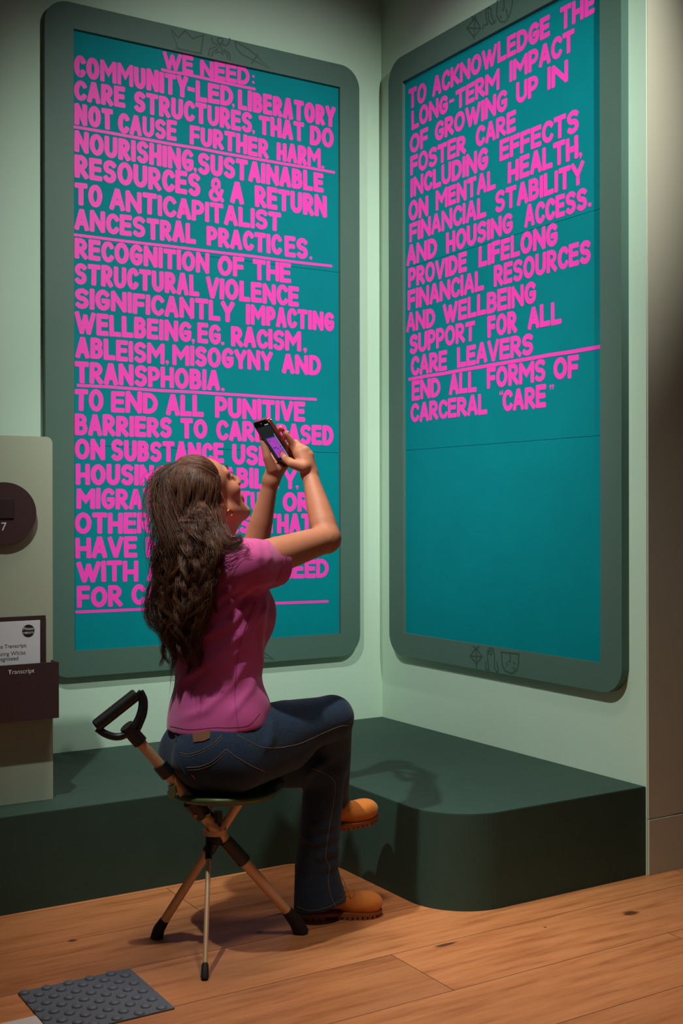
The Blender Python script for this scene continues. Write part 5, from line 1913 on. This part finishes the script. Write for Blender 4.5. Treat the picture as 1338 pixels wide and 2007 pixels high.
# locks brought forward over the right shoulder, with curled ends
out = []
LOCKS = [
    [(-1.4488, -1.4105, 1.1509), (-1.4499, -1.4335, 1.1119), (-1.4478, -1.4642, 1.0864), (-1.4415, -1.4975, 1.0792), (-1.4329, -1.5087, 1.087)],
    [(-1.4587, -1.4162, 1.1443), (-1.4609, -1.4443, 1.0991), (-1.461, -1.4796, 1.0715), (-1.4504, -1.5096, 1.0643), (-1.4375, -1.5235, 1.0746), (-1.4396, -1.5163, 1.0897)],
    [(-1.4686, -1.4218, 1.1379), (-1.4719, -1.4493, 1.0864), (-1.4763, -1.4877, 1.0515), (-1.4636, -1.5191, 1.0471), (-1.4379, -1.5409, 1.0598), (-1.4272, -1.5475, 1.0522), (-1.438, -1.5409, 1.0421)],
    [(-1.4807, -1.4261, 1.125), (-1.4872, -1.4575, 1.0611), (-1.4873, -1.4752, 0.9978), (-1.4852, -1.4648, 0.9333), (-1.4766, -1.4643, 0.8945)],
    [(-1.4851, -1.4234, 1.112), (-1.4959, -1.458, 1.0357), (-1.5047, -1.4585, 0.9592), (-1.4918, -1.4608, 0.9013), (-1.4963, -1.4522, 0.8624)],
]
LOCKS += [
    [(-1.564, -1.3276, 1.0723), (-1.5819, -1.3166, 1.0133), (-1.5734, -1.3161, 0.954), (-1.5906, -1.2997, 0.901), (-1.585, -1.3032, 0.8589), (-1.5647, -1.3217, 0.8278), (-1.5581, -1.3258, 0.7831), (-1.5671, -1.3203, 0.7515)],
    [(-1.5635, -1.3397, 1.0464), (-1.5748, -1.3328, 0.9811), (-1.5885, -1.3185, 0.9258), (-1.5808, -1.3234, 0.8695), (-1.5575, -1.3379, 0.8367), (-1.5665, -1.3324, 0.7895), (-1.551, -1.342, 0.7581)],
    [(-1.5502, -1.3832, 1.0215), (-1.5669, -1.373, 0.9439), (-1.5538, -1.3812, 0.8791), (-1.5673, -1.3671, 0.8268), (-1.55, -1.372, 0.782), (-1.5545, -1.3693, 0.7457)],
    [(-1.5365, -1.4153, 1.0095), (-1.5509, -1.4065, 0.9388), (-1.5336, -1.4114, 0.874), (-1.5449, -1.3987, 0.8129), (-1.521, -1.4017, 0.7625), (-1.5277, -1.3977, 0.734)],
    [(-1.5155, -1.4459, 1.0357), (-1.5309, -1.4365, 0.959), (-1.5115, -1.4427, 0.8945), (-1.5205, -1.4255, 0.8294), (-1.5032, -1.4304, 0.7837), (-1.5098, -1.4264, 0.7567)],
    [(-1.5694, -1.3007, 1.1115), (-1.5807, -1.2937, 1.0521), (-1.5719, -1.2993, 0.9926), (-1.5877, -1.2896, 0.9398), (-1.5946, -1.2855, 0.887), (-1.5834, -1.2924, 0.8447)],
]
for lk, cnt in zip(LOCKS, (90, 90, 26, 90, 70, 60, 60, 110, 110, 110, 40)):
    for k in range(cnt):
        a = RNG.normal(0, 1, 3)
        L = [npv(p) + a * (.009 * (1 - .7 * i / (len(lk) - 1))) for i, p in enumerate(lk)]
        out.append(resample(L, 30))
strands(out, .00042, 'shoulder_locks', hair)
# lower hair: roots along the parting from the knot to each temple, falling over the ear and the nape
EC, ER = np.array((0, -.018, .036)), np.array((.0785, .0955, .0855))
kl = HLm @ (KNOT - hl(*EC))
DOWN = HLm @ np.array((0, 0, -1.0))
out = []
for k in range(7500):
    side = -1 if k % 5 else 1                    # -1: her right, turned to us
    t0 = RNG.uniform(0, 1)
    zt = RNG.uniform(-.030, .044) if t0 > .8 else .040
    tmp = np.array((.070 * side, float(hairline(zt)) - .004, zt)) - EC
    v = kl * (1 - t0) + tmp * t0 + np.array((.022 * side, 0, 0)) * math.sin(PI * t0)
    v = v / np.sqrt(((v / ER) ** 2).sum()) * RNG.uniform(1.01, 1.06)
    s_ = -side * (.15 + .80 * t0) * RNG.uniform(.85, 1.1)
    pts = [hl(*(v + EC))]
    grow = RNG.uniform(1.01, 1.06)
    while True:
        v = v + DOWN * .022 + np.array((0, -.0075, 0)) * t0
        sc = np.sqrt(((v / ER) ** 2).sum())
        grow += .012
        if sc < grow: v = v / sc * grow * RNG.uniform(.995, 1.015)
        p = hl(*(v + EC))
        pts.append(p)
        if p[2] < SPINE[1][2] + .030 or len(pts) > 14: break
    lens = RNG.uniform(.08, .30)
    for q in range(1, 5):
        z = pts[-1][2] - lens / 4
        cc, w, th = spine_at(max(z, Z_END))
        cc = np.array(cc); cc[2] = z
        tgt = cc + RT * s_ * w * .98 + BK * th * math.sqrt(max(0, 1 - s_ * s_ * .9)) * RNG.uniform(.6, 1.15)
        f_ = min(1, q / 3)
        nx = pts[-1] * (1 - f_) + tgt * f_
        nx[2] = z
        pts.append(nx)
    b = resample(pts, 40)
    ph = round(t0 * 16) * 2.1
    u = np.linspace(0, 1, 40)
    b = b + RT[None] * (.0075 * np.sin(u * 13 + ph) * np.clip(u * 1.6 - .2, 0, 1))[:, None] + BK[None] * (.004 * np.cos(u * 12 + ph * 1.3) * np.clip(u * 1.6 - .2, 0, 1))[:, None]
    out.append(b)
strands(out, .00050, 'side_hair', hair)
for o_ in COL.objects:
    if 'local_build' in o_: del o_['local_build']
